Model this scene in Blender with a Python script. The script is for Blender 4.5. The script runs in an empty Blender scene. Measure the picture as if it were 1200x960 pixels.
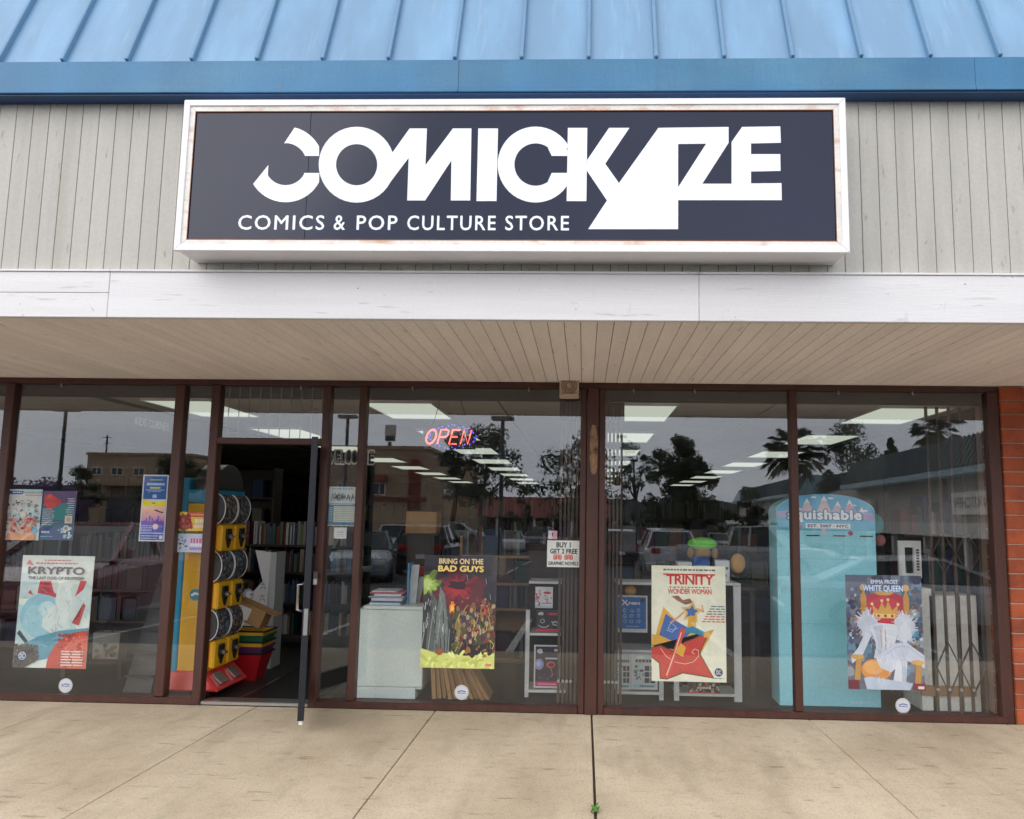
import bpy, bmesh, math, random
from mathutils import Vector, Matrix
random.seed(7)
R = math.radians
scn = bpy.context.scene
COL = scn.collection

# ------------------------------------------------------------------ camera
CF, CX, CY, CPITCH, CYAW, CROLL, CD, CH = 988.5989, 648.7587, 478.4211, 0.12790, 0.03746, 0.01510, 6.7576, 1.5

def cam_dir(px, py):
    a0, b0 = px - CX, py - CY
    c, s = math.cos(CROLL), math.sin(CROLL)
    a = c * a0 + s * b0; b = -s * a0 + c * b0
    x = a / CF; u = -b / CF
    c, s = math.cos(CPITCH), math.sin(CPITCH)
    y = c - s * u; z = s + c * u
    c, s = math.cos(CYAW), math.sin(CYAW)
    return Vector((c * x - s * y, s * x + c * y, z))
EYE = Vector((0, -CD, CH))
def at(px, py, Y):            # the point of the plane y = Y that the photograph shows at (px, py)
    d = cam_dir(px, py); return EYE + d * ((Y + CD) / d.y)
def atx(px, Y): return at(px, 606, Y).x
def atz(py, Y, px=684): return at(px, py, Y).z
camd = bpy.data.cameras.new('camera'); cam = bpy.data.objects.new('camera', camd); COL.objects.link(cam)
f_ = cam_dir(CX, CY).normalized(); r_ = (cam_dir(CX + 100, CY) - cam_dir(CX, CY)).normalized(); u_ = r_.cross(f_)
cam.matrix_world = Matrix(((r_.x, u_.x, -f_.x, 0), (r_.y, u_.y, -f_.y, -CD), (r_.z, u_.z, -f_.z, CH), (0, 0, 0, 1)))
camd.sensor_width = 36; camd.lens = CF / 1200 * 36
camd.shift_x = (600 - CX) / 1200; camd.shift_y = (CY - 480) / 1200
camd.clip_start = 0.05; camd.clip_end = 2000
scn.camera = cam

# ------------------------------------------------------------------ world, sun, exposure
SUN_EL, SUN_AZ = 32, 222           # azimuth: 180 = straight behind the camera (towards -Y)
w = bpy.data.worlds.new('World'); scn.world = w; w.use_nodes = True
nt = w.node_tree; nt.nodes.clear()
def N(nt, t, **k):
    n = nt.nodes.new(t)
    for a, b in k.items(): setattr(n, a, b)
    return n
sky = N(nt, 'ShaderNodeTexSky', sky_type='NISHITA'); sky.sun_disc = False
sky.sun_elevation = R(SUN_EL); sky.sun_rotation = R(SUN_AZ)
tc = N(nt, 'ShaderNodeTexCoord'); sp = N(nt, 'ShaderNodeSeparateXYZ'); nt.links.new(tc.outputs['Generated'], sp.inputs[0])
mx = N(nt, 'ShaderNodeMath', operation='MAXIMUM'); nt.links.new(sp.outputs[2], mx.inputs[0]); mx.inputs[1].default_value = 0
ad = N(nt, 'ShaderNodeMath', operation='ADD'); nt.links.new(mx.outputs[0], ad.inputs[0]); ad.inputs[1].default_value = 0.16
dv = N(nt, 'ShaderNodeVectorMath', operation='DIVIDE'); nt.links.new(tc.outputs['Generated'], dv.inputs[0])
cb = N(nt, 'ShaderNodeCombineXYZ'); [nt.links.new(ad.outputs[0], cb.inputs[i]) for i in range(3)]
nt.links.new(cb.outputs[0], dv.inputs[1])
no = N(nt, 'ShaderNodeTexNoise'); no.inputs['Scale'].default_value = 0.9; no.inputs['Detail'].default_value = 5; no.inputs['Roughness'].default_value = 0.55
nt.links.new(dv.outputs[0], no.inputs['Vector'])
cr = N(nt, 'ShaderNodeValToRGB'); cr.color_ramp.elements[0].position = 0.3; cr.color_ramp.elements[1].position = 0.72
cr.color_ramp.elements[0].color = (0.78, 0.80, 0.865, 1); cr.color_ramp.elements[1].color = (0.95, 0.965, 1.01, 1)
nt.links.new(no.outputs[0], cr.inputs[0])
gr = N(nt, 'ShaderNodeMapRange'); nt.links.new(mx.outputs[0], gr.inputs[0]); gr.inputs[3].default_value = 28.5; gr.inputs[4].default_value = 15.0
sc_ = N(nt, 'ShaderNodeVectorMath', operation='SCALE'); nt.links.new(cr.outputs[0], sc_.inputs[0]); nt.links.new(gr.outputs[0], sc_.inputs['Scale'])
mixw = N(nt, 'ShaderNodeMix', data_type='RGBA'); mixw.inputs[0].default_value = 0.93
nt.links.new(sky.outputs[0], mixw.inputs[6]); nt.links.new(sc_.outputs[0], mixw.inputs[7])
bg = N(nt, 'ShaderNodeBackground'); bg.inputs[1].default_value = 0.1; nt.links.new(mixw.outputs[2], bg.inputs[0])
wo = N(nt, 'ShaderNodeOutputWorld'); nt.links.new(bg.outputs[0], wo.inputs[0])
sund = bpy.data.lights.new('sun', 'SUN'); sund.energy = 1.3; sund.angle = R(50); sund.color = (1.0, 0.96, 0.9)
sun = bpy.data.objects.new('sun', sund); COL.objects.link(sun)
sd = Vector((math.sin(R(SUN_AZ)) * math.cos(R(SUN_EL)), math.cos(R(SUN_AZ)) * math.cos(R(SUN_EL)), math.sin(R(SUN_EL))))
sun.rotation_euler = sd.to_track_quat('Z', 'Y').to_euler(); sun.location = (0, -20, 30)
scn.view_settings.view_transform = 'Standard'; scn.view_settings.look = 'None'; scn.view_settings.gamma = 1
scn.view_settings.use_curve_mapping = False
scn.view_settings.exposure = 0.0
scn.render.engine = 'CYCLES'
scn.cycles.use_denoising = True
scn.cycles.max_bounces = 9; scn.cycles.diffuse_bounces = 5; scn.cycles.glossy_bounces = 4; scn.cycles.transparent_max_bounces = 24
scn.cycles.sample_clamp_indirect = 6

# ------------------------------------------------------------------ helpers
def lin(c): return c / 12.92 if c <= 0.04045 else ((c + 0.055) / 1.055) ** 2.4
def S(r, g, b): return (lin(r / 255), lin(g / 255), lin(b / 255))

def mat(name, col, rough=0.6, metal=0.0, var=0.12, scale=4.0, stretch=(1, 1, 1), fine=0.06, fscale=60, bump=0.0, bscale=80, spec=0.5, rand=0.0,
        spots=None, col2=None, m2scale=2.0, m2lo=0.55, m2hi=0.7, m2stretch=(1, 1, 1), coat=0.0):
    m = bpy.data.materials.new(name); m.use_nodes = True; t = m.node_tree; t.nodes.clear()
    out = N(t, 'ShaderNodeOutputMaterial'); p = N(t, 'ShaderNodeBsdfPrincipled'); t.links.new(p.outputs[0], out.inputs[0])
    p.inputs['Roughness'].default_value = rough; p.inputs['Metallic'].default_value = metal; p.inputs['Specular IOR Level'].default_value = spec
    p.inputs['Coat Weight'].default_value = coat; p.inputs['Coat Roughness'].default_value = 0.05
    g = N(t, 'ShaderNodeNewGeometry')
    def noise(sc, st, det=4):
        mp = N(t, 'ShaderNodeMapping'); mp.inputs['Scale'].default_value = st; t.links.new(g.outputs['Position'], mp.inputs[0])
        n = N(t, 'ShaderNodeTexNoise'); n.inputs['Scale'].default_value = sc; n.inputs['Detail'].default_value = det; t.links.new(mp.outputs[0], n.inputs['Vector']); return n.outputs[0]
    def mr(src, lo, hi, a=0.3, b=0.7):
        x = N(t, 'ShaderNodeMapRange'); t.links.new(src, x.inputs[0]); x.inputs[1].default_value = a; x.inputs[2].default_value = b
        x.inputs[3].default_value = lo; x.inputs[4].default_value = hi; return x.outputs[0]
    def mul(a, b):
        x = N(t, 'ShaderNodeMath', operation='MULTIPLY'); t.links.new(a, x.inputs[0]); t.links.new(b, x.inputs[1]); return x.outputs[0]
    v = mul(mr(noise(scale, stretch), 1 - var, 1 + var), mr(noise(fscale, (1, 1, 1), 2), 1 - fine, 1 + fine))
    if rand:
        oi = N(t, 'ShaderNodeObjectInfo'); v = mul(v, mr(oi.outputs['Random'], 1 - rand, 1 + rand, 0, 1))
    if col == 'ATTR':
        at_ = N(t, 'ShaderNodeVertexColor', layer_name='Col'); csrc = at_.outputs[0]
    else:
        rgb = N(t, 'ShaderNodeRGB'); rgb.outputs[0].default_value = (*col, 1); csrc = rgb.outputs[0]
    if col2 is not None:
        k = mr(noise(m2scale, m2stretch, 6), 0, 1, m2lo, m2hi)
        mc = N(t, 'ShaderNodeMix', data_type='RGBA'); t.links.new(k, mc.inputs[0]); t.links.new(csrc, mc.inputs[6]); mc.inputs[7].default_value = (*col2, 1); csrc = mc.outputs[2]
    for (ss, sst, slo, shi, scol, samt) in (spots or []):       # small marks: knots, chips, drips, specks
        k = mr(noise(ss, sst, 3), 0, samt, slo, shi)
        mc = N(t, 'ShaderNodeMix', data_type='RGBA'); t.links.new(k, mc.inputs[0]); t.links.new(csrc, mc.inputs[6]); mc.inputs[7].default_value = (*scol, 1); csrc = mc.outputs[2]
    vm = N(t, 'ShaderNodeVectorMath', operation='SCALE'); t.links.new(csrc, vm.inputs[0]); t.links.new(v, vm.inputs['Scale']); t.links.new(vm.outputs[0], p.inputs['Base Color'])
    if bump:
        b = N(t, 'ShaderNodeBump'); b.inputs['Strength'].default_value = bump; b.inputs['Distance'].default_value = 0.01
        t.links.new(noise(bscale, stretch if bscale < 30 else (1, 1, 1), 5), b.inputs['Height']); t.links.new(b.outputs[0], p.inputs['Normal'])
    return m

def emis(name, col, strength):
    m = bpy.data.materials.new(name); m.use_nodes = True; t = m.node_tree; t.nodes.clear()
    out = N(t, 'ShaderNodeOutputMaterial'); e = N(t, 'ShaderNodeEmission'); e.inputs[0].default_value = (*col, 1); e.inputs[1].default_value = strength
    t.links.new(e.outputs[0], out.inputs[0]); return m

def glass_mat(name, tint, f0, rough=0.0):
    # flat pane: mirror reflection by Schlick's law over clear, slightly tinted transmission
    m = bpy.data.materials.new(name); m.use_nodes = True; t = m.node_tree; t.nodes.clear()
    out = N(t, 'ShaderNodeOutputMaterial'); mixs = N(t, 'ShaderNodeMixShader'); tr = N(t, 'ShaderNodeBsdfTransparent'); gl = N(t, 'ShaderNodeBsdfGlossy')
    tr.inputs[0].default_value = (*tint, 1); gl.inputs['Roughness'].default_value = rough; gl.inputs[0].default_value = (0.93, 0.965, 1.0, 1)
    g = N(t, 'ShaderNodeNewGeometry'); d = N(t, 'ShaderNodeVectorMath', operation='DOT_PRODUCT')
    t.links.new(g.outputs['Incoming'], d.inputs[0]); t.links.new(g.outputs['Normal'], d.inputs[1])
    a = N(t, 'ShaderNodeMath', operation='ABSOLUTE'); t.links.new(d.outputs['Value'], a.inputs[0])
    b = N(t, 'ShaderNodeMath', operation='SUBTRACT'); b.inputs[0].default_value = 1; t.links.new(a.outputs[0], b.inputs[1])
    c = N(t, 'ShaderNodeMath', operation='POWER'); t.links.new(b.outputs[0], c.inputs[0]); c.inputs[1].default_value = 5
    e = N(t, 'ShaderNodeMath', operation='MULTIPLY_ADD'); t.links.new(c.outputs[0], e.inputs[0]); e.inputs[1].default_value = 1 - f0; e.inputs[2].default_value = f0
    # slight dust: faint uneven streaks of diffuse film
    df = N(t, 'ShaderNodeBsdfDiffuse'); df.inputs[0].default_value = (0.6, 0.6, 0.58, 1)
    mp = N(t, 'ShaderNodeMapping'); mp.inputs['Scale'].default_value = (3, 3, 0.7); t.links.new(g.outputs['Position'], mp.inputs[0])
    n = N(t, 'ShaderNodeTexNoise'); n.inputs['Scale'].default_value = 2.2; n.inputs['Detail'].default_value = 6; t.links.new(mp.outputs[0], n.inputs['Vector'])
    mr = N(t, 'ShaderNodeMapRange'); t.links.new(n.outputs[0], mr.inputs[0]); mr.inputs[1].default_value = 0.4; mr.inputs[2].default_value = 0.8; mr.inputs[3].default_value = 0.0; mr.inputs[4].default_value = 0.009
    t.links.new(e.outputs[0], mixs.inputs[0]); t.links.new(tr.outputs[0], mixs.inputs[1]); t.links.new(gl.outputs[0], mixs.inputs[2])
    m2 = N(t, 'ShaderNodeMixShader'); t.links.new(mr.outputs[0], m2.inputs[0]); t.links.new(mixs.outputs[0], m2.inputs[1]); t.links.new(df.outputs[0], m2.inputs[2])
    t.links.new(m2.outputs[0], out.inputs[0]); return m

class MB:
    """collects faces; build() links them as ONE mesh object"""
    def __init__(s): s.v = []; s.f = []; s.m = []; s.c = []
    def add(s, vs, fs, mi=0, col=(1, 1, 1)):
        k = len(s.v); s.v += [tuple(q) for q in vs]
        for f in fs: s.f.append(tuple(k + i for i in f)); s.m.append(mi); s.c.append(col)
        return s
    def box(s, x0, x1, y0, y1, z0, z1, mi=0, col=(1, 1, 1)):
        vs = [(x0, y0, z0), (x1, y0, z0), (x1, y1, z0), (x0, y1, z0), (x0, y0, z1), (x1, y0, z1), (x1, y1, z1), (x0, y1, z1)]
        return s.add(vs, [(0, 3, 2, 1), (4, 5, 6, 7), (0, 1, 5, 4), (1, 2, 6, 5), (2, 3, 7, 6), (3, 0, 4, 7)], mi, col)
    def hexa(s, lo, hi, mi=0, col=(1, 1, 1)):      # lo, hi: four points each, counter-clockwise seen from hi
        return s.add(list(lo) + list(hi), [(0, 3, 2, 1), (4, 5, 6, 7), (0, 1, 5, 4), (1, 2, 6, 5), (2, 3, 7, 6), (3, 0, 4, 7)], mi, col)
    def bar(s, p, q, w, h, up=(0, 0, 1), mi=0, col=(1, 1, 1)):
        p, q = Vector(p), Vector(q); d = (q - p).normalized(); a = d.cross(Vector(up))
        if a.length < 1e-4: a = d.cross(Vector((1, 0, 0)))
        a.normalize(); b = a.cross(d).normalized(); a *= w / 2; b *= h / 2
        return s.hexa([p - a - b, p + a - b, p + a + b, p - a + b], [q - a - b, q + a - b, q + a + b, q - a + b], mi, col)
    def tube(s, pts, rad, n=8, mi=0, col=(1, 1, 1)):
        pts = [Vector(p) for p in pts]; k = len(pts); rings = []
        rad = rad if isinstance(rad, (list, tuple)) else [rad] * k
        for i, p in enumerate(pts):
            d = (pts[min(i + 1, k - 1)] - pts[max(i - 1, 0)]).normalized()
            a = d.cross(Vector((0.31, 0.2, 0.93)));  a = a if a.length > 1e-3 else d.cross(Vector((1, 0, 0))); a.normalize(); b = d.cross(a)
            rings.append([p + (a * math.cos(2 * math.pi * j / n) + b * math.sin(2 * math.pi * j / n)) * rad[i] for j in range(n)])
        vs = [q for r in rings for q in r]; fs = []
        for i in range(k - 1):
            for j in range(n): fs.append((i * n + j, i * n + (j + 1) % n, (i + 1) * n + (j + 1) % n, (i + 1) * n + j))
        fs.append(tuple(reversed(range(n)))); fs.append(tuple((k - 1) * n + j for j in range(n)))
        return s.add(vs, fs, mi, col)
    def prism(s, poly, y0, y1, mi=0, col=(1, 1, 1)):   # poly in x,z ; extruded from y0 to y1
        n = len(poly)
        ar = sum(poly[i][0] * poly[(i + 1) % n][1] - poly[(i + 1) % n][0] * poly[i][1] for i in range(n))
        if ar < 0: poly = poly[::-1]
        vs = [(x, y0, z) for x, z in poly] + [(x, y1, z) for x, z in poly]
        fs = [tuple(range(n)), tuple(reversed(range(n, 2 * n)))] + [((i + 1) % n, i, n + i, n + (i + 1) % n) for i in range(n)]
        return s.add(vs, fs, mi, col)
    def prismx(s, poly, x0, x1, mi=0, col=(1, 1, 1)):  # poly in y,z ; extruded along x
        n = len(poly)
        ar = sum(poly[i][0] * poly[(i + 1) % n][1] - poly[(i + 1) % n][0] * poly[i][1] for i in range(n))
        if ar < 0: poly = poly[::-1]
        vs = [(x0, y, z) for y, z in poly] + [(x1, y, z) for y, z in poly]
        fs = [tuple(reversed(range(n))), tuple(range(n, 2 * n))] + [(i, (i + 1) % n, n + (i + 1) % n, n + i) for i in range(n)]
        return s.add(vs, fs, mi, col)
    def ball(s, c, rx, ry, rz, n=12, m=8, mi=0, col=(1, 1, 1)):
        vs = [(c[0], c[1], c[2] - rz)]
        for i in range(1, m):
            t = math.pi * i / m
            for j in range(n): a = 2 * math.pi * j / n; vs.append((c[0] + rx * math.sin(t) * math.cos(a), c[1] + ry * math.sin(t) * math.sin(a), c[2] - rz * math.cos(t)))
        vs.append((c[0], c[1], c[2] + rz)); fs = []
        for j in range(n): fs.append((0, 1 + (j + 1) % n, 1 + j)); fs.append((len(vs) - 1, 1 + (m - 2) * n + j, 1 + (m - 2) * n + (j + 1) % n))
        for i in range(m - 2):
            for j in range(n): fs.append((1 + i * n + j, 1 + i * n + (j + 1) % n, 1 + (i + 1) * n + (j + 1) % n, 1 + (i + 1) * n + j))
        return s.add(vs, fs, mi, col)
    def mesh(s, name, mats):
        me = bpy.data.meshes.new(name); me.from_pydata(s.v, [], s.f)
        mats = mats if isinstance(mats, (list, tuple)) else [mats]
        for q in mats: me.materials.append(q)
        me.polygons.foreach_set('material_index', s.m)
        ca = me.color_attributes.new('Col', 'FLOAT_COLOR', 'CORNER'); buf = []
        for f, c in zip(s.f, s.c): buf += [c[0], c[1], c[2], 1.0] * len(f)
        ca.data.foreach_set('color', buf)
        me.update(); return me
    def build(s, name, mats, parent=None, smooth=False, bevel=0.0, kind=None):
        me = s.mesh(name, mats)
        return link(name, me, parent, smooth, bevel, kind)

def link(name, me, parent=None, smooth=False, bevel=0.0, kind=None):
    o = bpy.data.objects.new(name, me); COL.objects.link(o)
    if smooth:
        me.polygons.foreach_set('use_smooth', [True] * len(me.polygons))
    if bevel:
        b = o.modifiers.new('edge', 'BEVEL'); b.width = bevel; b.segments = 1; b.limit_method = 'ANGLE'
    if parent is not None:
        o.parent = parent
        if parent.parent is None: o.matrix_parent_inverse = parent.matrix_basis.inverted()
    if kind: o['kind'] = kind
    return o

def thing(name, label, cat, loc=(0, 0, 0), group=None, rz=0.0):
    o = bpy.data.objects.new(name, None); COL.objects.link(o); o.empty_display_size = 0.1
    o.location = loc; o.rotation_euler = (0, 0, rz); return tag(o, label, cat, group)
def tag(o, label, cat, group=None):
    o['label'] = label; o['category'] = cat
    if group: o['group'] = group
    return o
def part(name, mb, m, parent, **k): return mb.build(name, m, parent, **k)
def local_part(name, mb, m, parent, **k):   # geometry given in the thing's own coordinates
    o = mb.build(name, m, parent, **k); o.matrix_parent_inverse = Matrix(); return o
def struct(name, mb, m, **k):
    return mb.build(name, m, None, kind='structure', **k)

_tc = {}
def text_geo(s, space=1.0):
    k = (s, space)
    if k not in _tc:
        c = bpy.data.curves.new('lettering', 'FONT'); c.body = s; c.resolution_u = 3; c.space_character = space
        o = bpy.data.objects.new('lettering', c); me = o.to_mesh()
        vs = [(v.co.x, v.co.y) for v in me.vertices]; fs = [tuple(p.vertices) for p in me.polygons]
        o.to_mesh_clear(); bpy.data.objects.remove(o); bpy.data.curves.remove(c)
        x0 = min(v[0] for v in vs); x1 = max(v[0] for v in vs); y0 = min(v[1] for v in vs); y1 = max(v[1] for v in vs)
        _tc[k] = ([((x - x0) / (x1 - x0), (y - y0) / (y1 - y0)) for x, y in vs], fs, x1 - x0, y1 - y0)
    return _tc[k]
def text_copies(s, bold, space=1.0):          # shifted copies thicken the strokes
    vs, fs, wd, ht = text_geo(s, space); bx, by = bold / wd, bold / ht
    sh = [(0, 0)] if bold < 0.004 else [(bx, 0), (-bx, 0), (0, by), (0, -by)] + ([(bx * .7, by * .7), (-bx * .7, by * .7), (bx * .7, -by * .7), (-bx * .7, -by * .7)] if bold > 0.05 else [])
    return [[((x + dx + bx) / (1 + 2 * bx), (y + dy + by) / (1 + 2 * by)) for x, y in vs] for dx, dy in sh], fs

def clip(poly):
    for ax, lim, sg in ((0, 0, 1), (0, 1, -1), (1, 0, 1), (1, 1, -1)):
        out = []
        for i in range(len(poly)):
            a, b = poly[i - 1], poly[i]; da, db = sg * (a[ax] - lim), sg * (b[ax] - lim)
            if (da >= 0) != (db >= 0):
                k = da / (da - db); out.append((a[0] + k * (b[0] - a[0]), a[1] + k * (b[1] - a[1])))
            if db >= 0: out.append(b)
        poly = out
        if len(poly) < 3: return []
    return poly

class Art:
    """flat print on the sheet x0..x1, z0..z1 just in front of plane y; u, v run 0..1"""
    STEP = 0.00009
    def __init__(s, x0, x1, z0, z1, y): s.x0, s.w, s.z0, s.h, s.y = x0, x1 - x0, z0, z1 - z0, y; s.asp = s.w / s.h; s.n = 2; s.mb = MB()
    def P(s, u, v): return (s.x0 + u * s.w, s.y - s.n * s.STEP, s.z0 + v * s.h)
    def poly(s, pts, col, keep=False):
        pts = clip(list(pts))
        if len(pts) < 3: return
        ar = sum(pts[i - 1][0] * pts[i][1] - pts[i][0] * pts[i - 1][1] for i in range(len(pts)))
        if ar < 0: pts = pts[::-1]
        if not keep: s.n += 1
        s.mb.add([s.P(*p) for p in pts], [tuple(range(len(pts)))], 0, col)
    def rect(s, u0, v0, u1, v1, col, keep=False): s.poly([(u0, v0), (u1, v0), (u1, v1), (u0, v1)], col, keep)
    def ell(s, u, v, ru, rv=None, col=(1, 1, 1), n=18, rot=0.0, jag=0.0, keep=False):
        rv = rv if rv is not None else ru * s.asp; pts = []
        for i in range(n):
            a = 2 * math.pi * i / n; k = 1 - (jag * (i % 2) if jag < 1 else random.uniform(0, jag - 1))
            x, y = ru * math.cos(a) * k, rv * math.sin(a) * k
            x, y = x * math.cos(rot) - y / s.asp * math.sin(rot), x * s.asp * math.sin(rot) + y * math.cos(rot)
            pts.append((u + x, v + y))
        s.poly(pts, col, keep)
    def stroke(s, pts, wd, col, keep=False):
        if not keep: s.n += 1
        for a, b in zip(pts, pts[1:]):
            dx, dy = (b[0] - a[0]) * s.asp, b[1] - a[1]; L = math.hypot(dx, dy) or 1; nx, ny = -dy / L * wd / 2, dx / L * wd / 2
            s.poly([(a[0] + nx, a[1] + ny * s.asp), (b[0] + nx, b[1] + ny * s.asp), (b[0] - nx, b[1] - ny * s.asp), (a[0] - nx, a[1] - ny * s.asp)], col, True)
    def text(s, t, u0, v0, u1, v1, col, bold=0.0, space=1.0, shear=0.0):
        cps, fs = text_copies(t, bold, space); s.n += 1
        for vs in cps:
            s.n += 0.25; s.mb.add([s.P(u0 + x * (u1 - u0) + shear * y * (v1 - v0), v0 + y * (v1 - v0)) for x, y in vs], fs, 0, col)
    def words(s, u0, u1, v, h, col, lo=0.02, hi=0.07, gap=0.015):       # a line of print too small to read
        s.n += 1; u = u0
        while u < u1:
            k = min(random.uniform(lo, hi), u1 - u); s.rect(u, v, u + k, v + h, col, True); u += k + gap
    def specks(s, n, u0, v0, u1, v1, r0, r1, cols, jag=1.5, asp=1.0):
        for i in range(n):
            if i % 6 == 0: s.n += 1
            r = random.uniform(r0, r1); s.ell(random.uniform(u0, u1), random.uniform(v0, v1), r, r * s.asp * asp, random.choice(cols), 7, random.uniform(0, 3), jag, True); s.n += 0.16
    def build(s, name, parent): return s.mb.build(name, M_PRINT, parent)

# ------------------------------------------------------------------ materials
M_PRINT = mat('print_ink', 'ATTR', rough=0.45, var=0.07, scale=14, fine=0.05, fscale=150)
M_COLOR = mat('coloured_stock', 'ATTR', rough=0.6, var=0.12, scale=12, fine=0.08, fscale=90)
M_PAPER = mat('poster_paper', (0.84, 0.84, 0.8), rough=0.5, var=0.03)
M_SIDING = mat('painted_siding', S(182, 179, 171), rough=0.75, var=0.06, scale=2.2, stretch=(6, 1, 0.5), fine=0.04, rand=0.045, bump=0.15, bscale=120, col2=S(166, 162, 150), m2scale=1.6, m2stretch=(5, 1, 0.4), m2lo=0.55, m2hi=0.85, spots=[(9, (3, 1, 1), 0.68, 0.76, S(120, 112, 98), 0.5), (16, (3, 1, 0.12), 0.62, 0.8, S(160, 155, 144), 0.3)])
M_GROOVE = mat('dark_backing', S(96, 92, 84), rough=0.9)
M_SOFFIT = mat('painted_soffit', S(244, 234, 226), rough=0.8, var=0.05, scale=2, stretch=(4, 0.5, 1), rand=0.04, bump=0.1, spots=[(7, (3, 0.4, 1), 0.66, 0.76, S(150, 132, 116), 0.5), (26, (1, 1, 1), 0.72, 0.78, S(110, 96, 84), 0.6)])
M_FASCIA = mat('white_painted_wood', S(219, 217, 217), rough=0.65, var=0.03, scale=2.5, stretch=(0.5, 1, 9), fine=0.02, bump=0.15, bscale=14, rand=0.02, col2=S(196, 196, 198), m2scale=2.6, m2stretch=(2.5, 1, 1.2), m2lo=0.66, m2hi=0.95, spots=[(11, (0.35, 1, 3.2), 0.66, 0.72, S(150, 150, 152), 0.35), (8, (1.4, 1, 0.35), 0.68, 0.8, S(168, 168, 170), 0.6), (30, (1, 1, 1), 0.73, 0.78, S(90, 88, 86), 0.7)])
M_BLUE = mat('blue_roof_metal', S(106, 142, 172), rough=0.45, var=0.05, scale=1.5, stretch=(1.6, 0.5, 0.5), fine=0.02, rand=0.03, spec=0.6, col2=S(122, 164, 200), m2scale=1.5, m2stretch=(3, 1, 0.6), m2lo=0.45, m2hi=0.8, spots=[(10, (3, 0.25, 0.25), 0.6, 0.75, S(134, 164, 188), 0.5), (14, (1, 1, 1), 0.74, 0.78, S(60, 84, 104), 0.6)])
M_SEAM = mat('blue_seam_metal', S(92, 132, 164), rough=0.4, var=0.08, spec=0.6)
M_GUTTER = mat('blue_gutter_metal', S(48, 110, 150), rough=0.5, var=0.14, scale=1.2, stretch=(2.5, 1, 0.4), rand=0.02, col2=S(82, 126, 148), m2scale=1.1, m2stretch=(0.8, 1, 2), m2lo=0.45, m2hi=0.8, spots=[(12, (4, 1, 0.3), 0.58, 0.72, S(60, 104, 138), 0.5), (9, (1, 1, 1), 0.72, 0.78, S(90, 96, 96), 0.6)])
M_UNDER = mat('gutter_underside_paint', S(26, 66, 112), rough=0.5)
M_WHITE = mat('sign_white_metal', S(232, 231, 233), rough=0.45, var=0.05, scale=3, stretch=(1, 1, 3), fine=0.03, col2=S(196, 186, 170), m2scale=3, m2lo=0.68, m2hi=0.9)
M_RUST = mat('rusting_white_metal', S(226, 221, 214), rough=0.6, var=0.08, scale=6, col2=S(186, 124, 74), m2scale=5, m2lo=0.52, m2hi=0.8, m2stretch=(1.2, 1, 3))
M_SIGN = mat('sign_face_acrylic', S(14, 22, 50), rough=0.14, var=0.12, scale=0.9, fine=0.02, spec=0.35, col2=S(24, 32, 58), m2scale=1.0, m2stretch=(3, 1, 0.5), m2lo=0.5, m2hi=0.9)
M_LOGO = mat('sign_white_vinyl', S(238, 240, 248), rough=0.4, var=0.05, scale=1.3, stretch=(3, 1, 0.6), fine=0.02)
M_WOOD = mat('brown_painted_frame', S(70, 37, 27), rough=0.5, var=0.18, scale=3, stretch=(5, 5, 0.8), fine=0.1, bump=0.25, bscale=30, col2=S(48, 29, 24), m2scale=4, m2lo=0.6, m2hi=0.8, rand=0.06)
M_BARE = mat('weathered_bare_wood', S(150, 118, 92), rough=0.85, var=0.3, scale=9, stretch=(8, 8, 1), fine=0.15, bump=0.6, bscale=40, col2=S(88, 58, 42), m2scale=14, m2lo=0.5, m2hi=0.65)
M_BRICK = mat('red_brick', S(158, 78, 46), rough=0.85, var=0.16, scale=9, fine=0.14, fscale=120, bump=0.5, bscale=60, rand=0.16, col2=S(124, 58, 44), m2scale=5, m2lo=0.5, m2hi=0.75)
M_MORTAR = mat('grey_mortar', S(176, 150, 132), rough=0.95, bump=0.4)
M_HEADER = mat('dark_header', S(18, 16, 16), rough=0.7)
M_GLASS = glass_mat('window_glass', (0.965, 0.97, 0.97), 0.057)
M_CARGLASS = mat('car_glass', S(30, 38, 42), rough=0.08, spec=0.4)
M_DOORM = mat('charcoal_door_metal', S(36, 38, 46), rough=0.4, metal=0.3, var=0.1)
M_CHROME = mat('brushed_steel', S(190, 190, 190), rough=0.3, metal=0.9, var=0.05)
M_BARS = mat('dull_grey_steel', S(112, 112, 114), rough=0.5)
M_BLACK = mat('black_plastic', S(26, 26, 28), rough=0.45)
M_CARPET = mat('dark_carpet', S(28, 29, 32), rough=0.95, var=0.15, fine=0.2, fscale=200)
M_TILEF = mat('shop_floor_tile', S(44, 42, 39), rough=0.55, var=0.12)
M_WALLI = mat('shop_wall_paint', S(92, 91, 90), rough=0.85)
M_CEIL = mat('ceiling_tile', S(205, 200, 194), rough=0.9, var=0.05, rand=0.03, fine=0.08)
M_GRID = mat('ceiling_grid', S(90, 86, 82), rough=0.6)
M_LAMP = emis('fluorescent_diffuser', (0.93, 1.0, 0.84), 0.6)
M_CARD = mat('cardboard', S(168, 130, 88), rough=0.8, var=0.1, scale=6, stretch=(3, 3, 0.4), rand=0.08)
M_MINT = mat('pale_mint_laminate', S(234, 246, 239), rough=0.4, var=0.03)
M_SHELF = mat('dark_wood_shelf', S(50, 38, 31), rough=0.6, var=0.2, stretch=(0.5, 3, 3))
M_SHELFW = mat('light_wood_shelf', S(150, 116, 78), rough=0.6, var=0.15, stretch=(0.5, 3, 3))
M_RACKW = mat('white_rack_metal', S(214, 216, 216), rough=0.4)
M_GATE = mat('brown_gate_steel', S(78, 65, 58), rough=0.55, var=0.12, spec=0.4)
M_YELLOW = mat('yellow_machine_plastic', S(236, 178, 34), rough=0.35, var=0.05)
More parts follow.
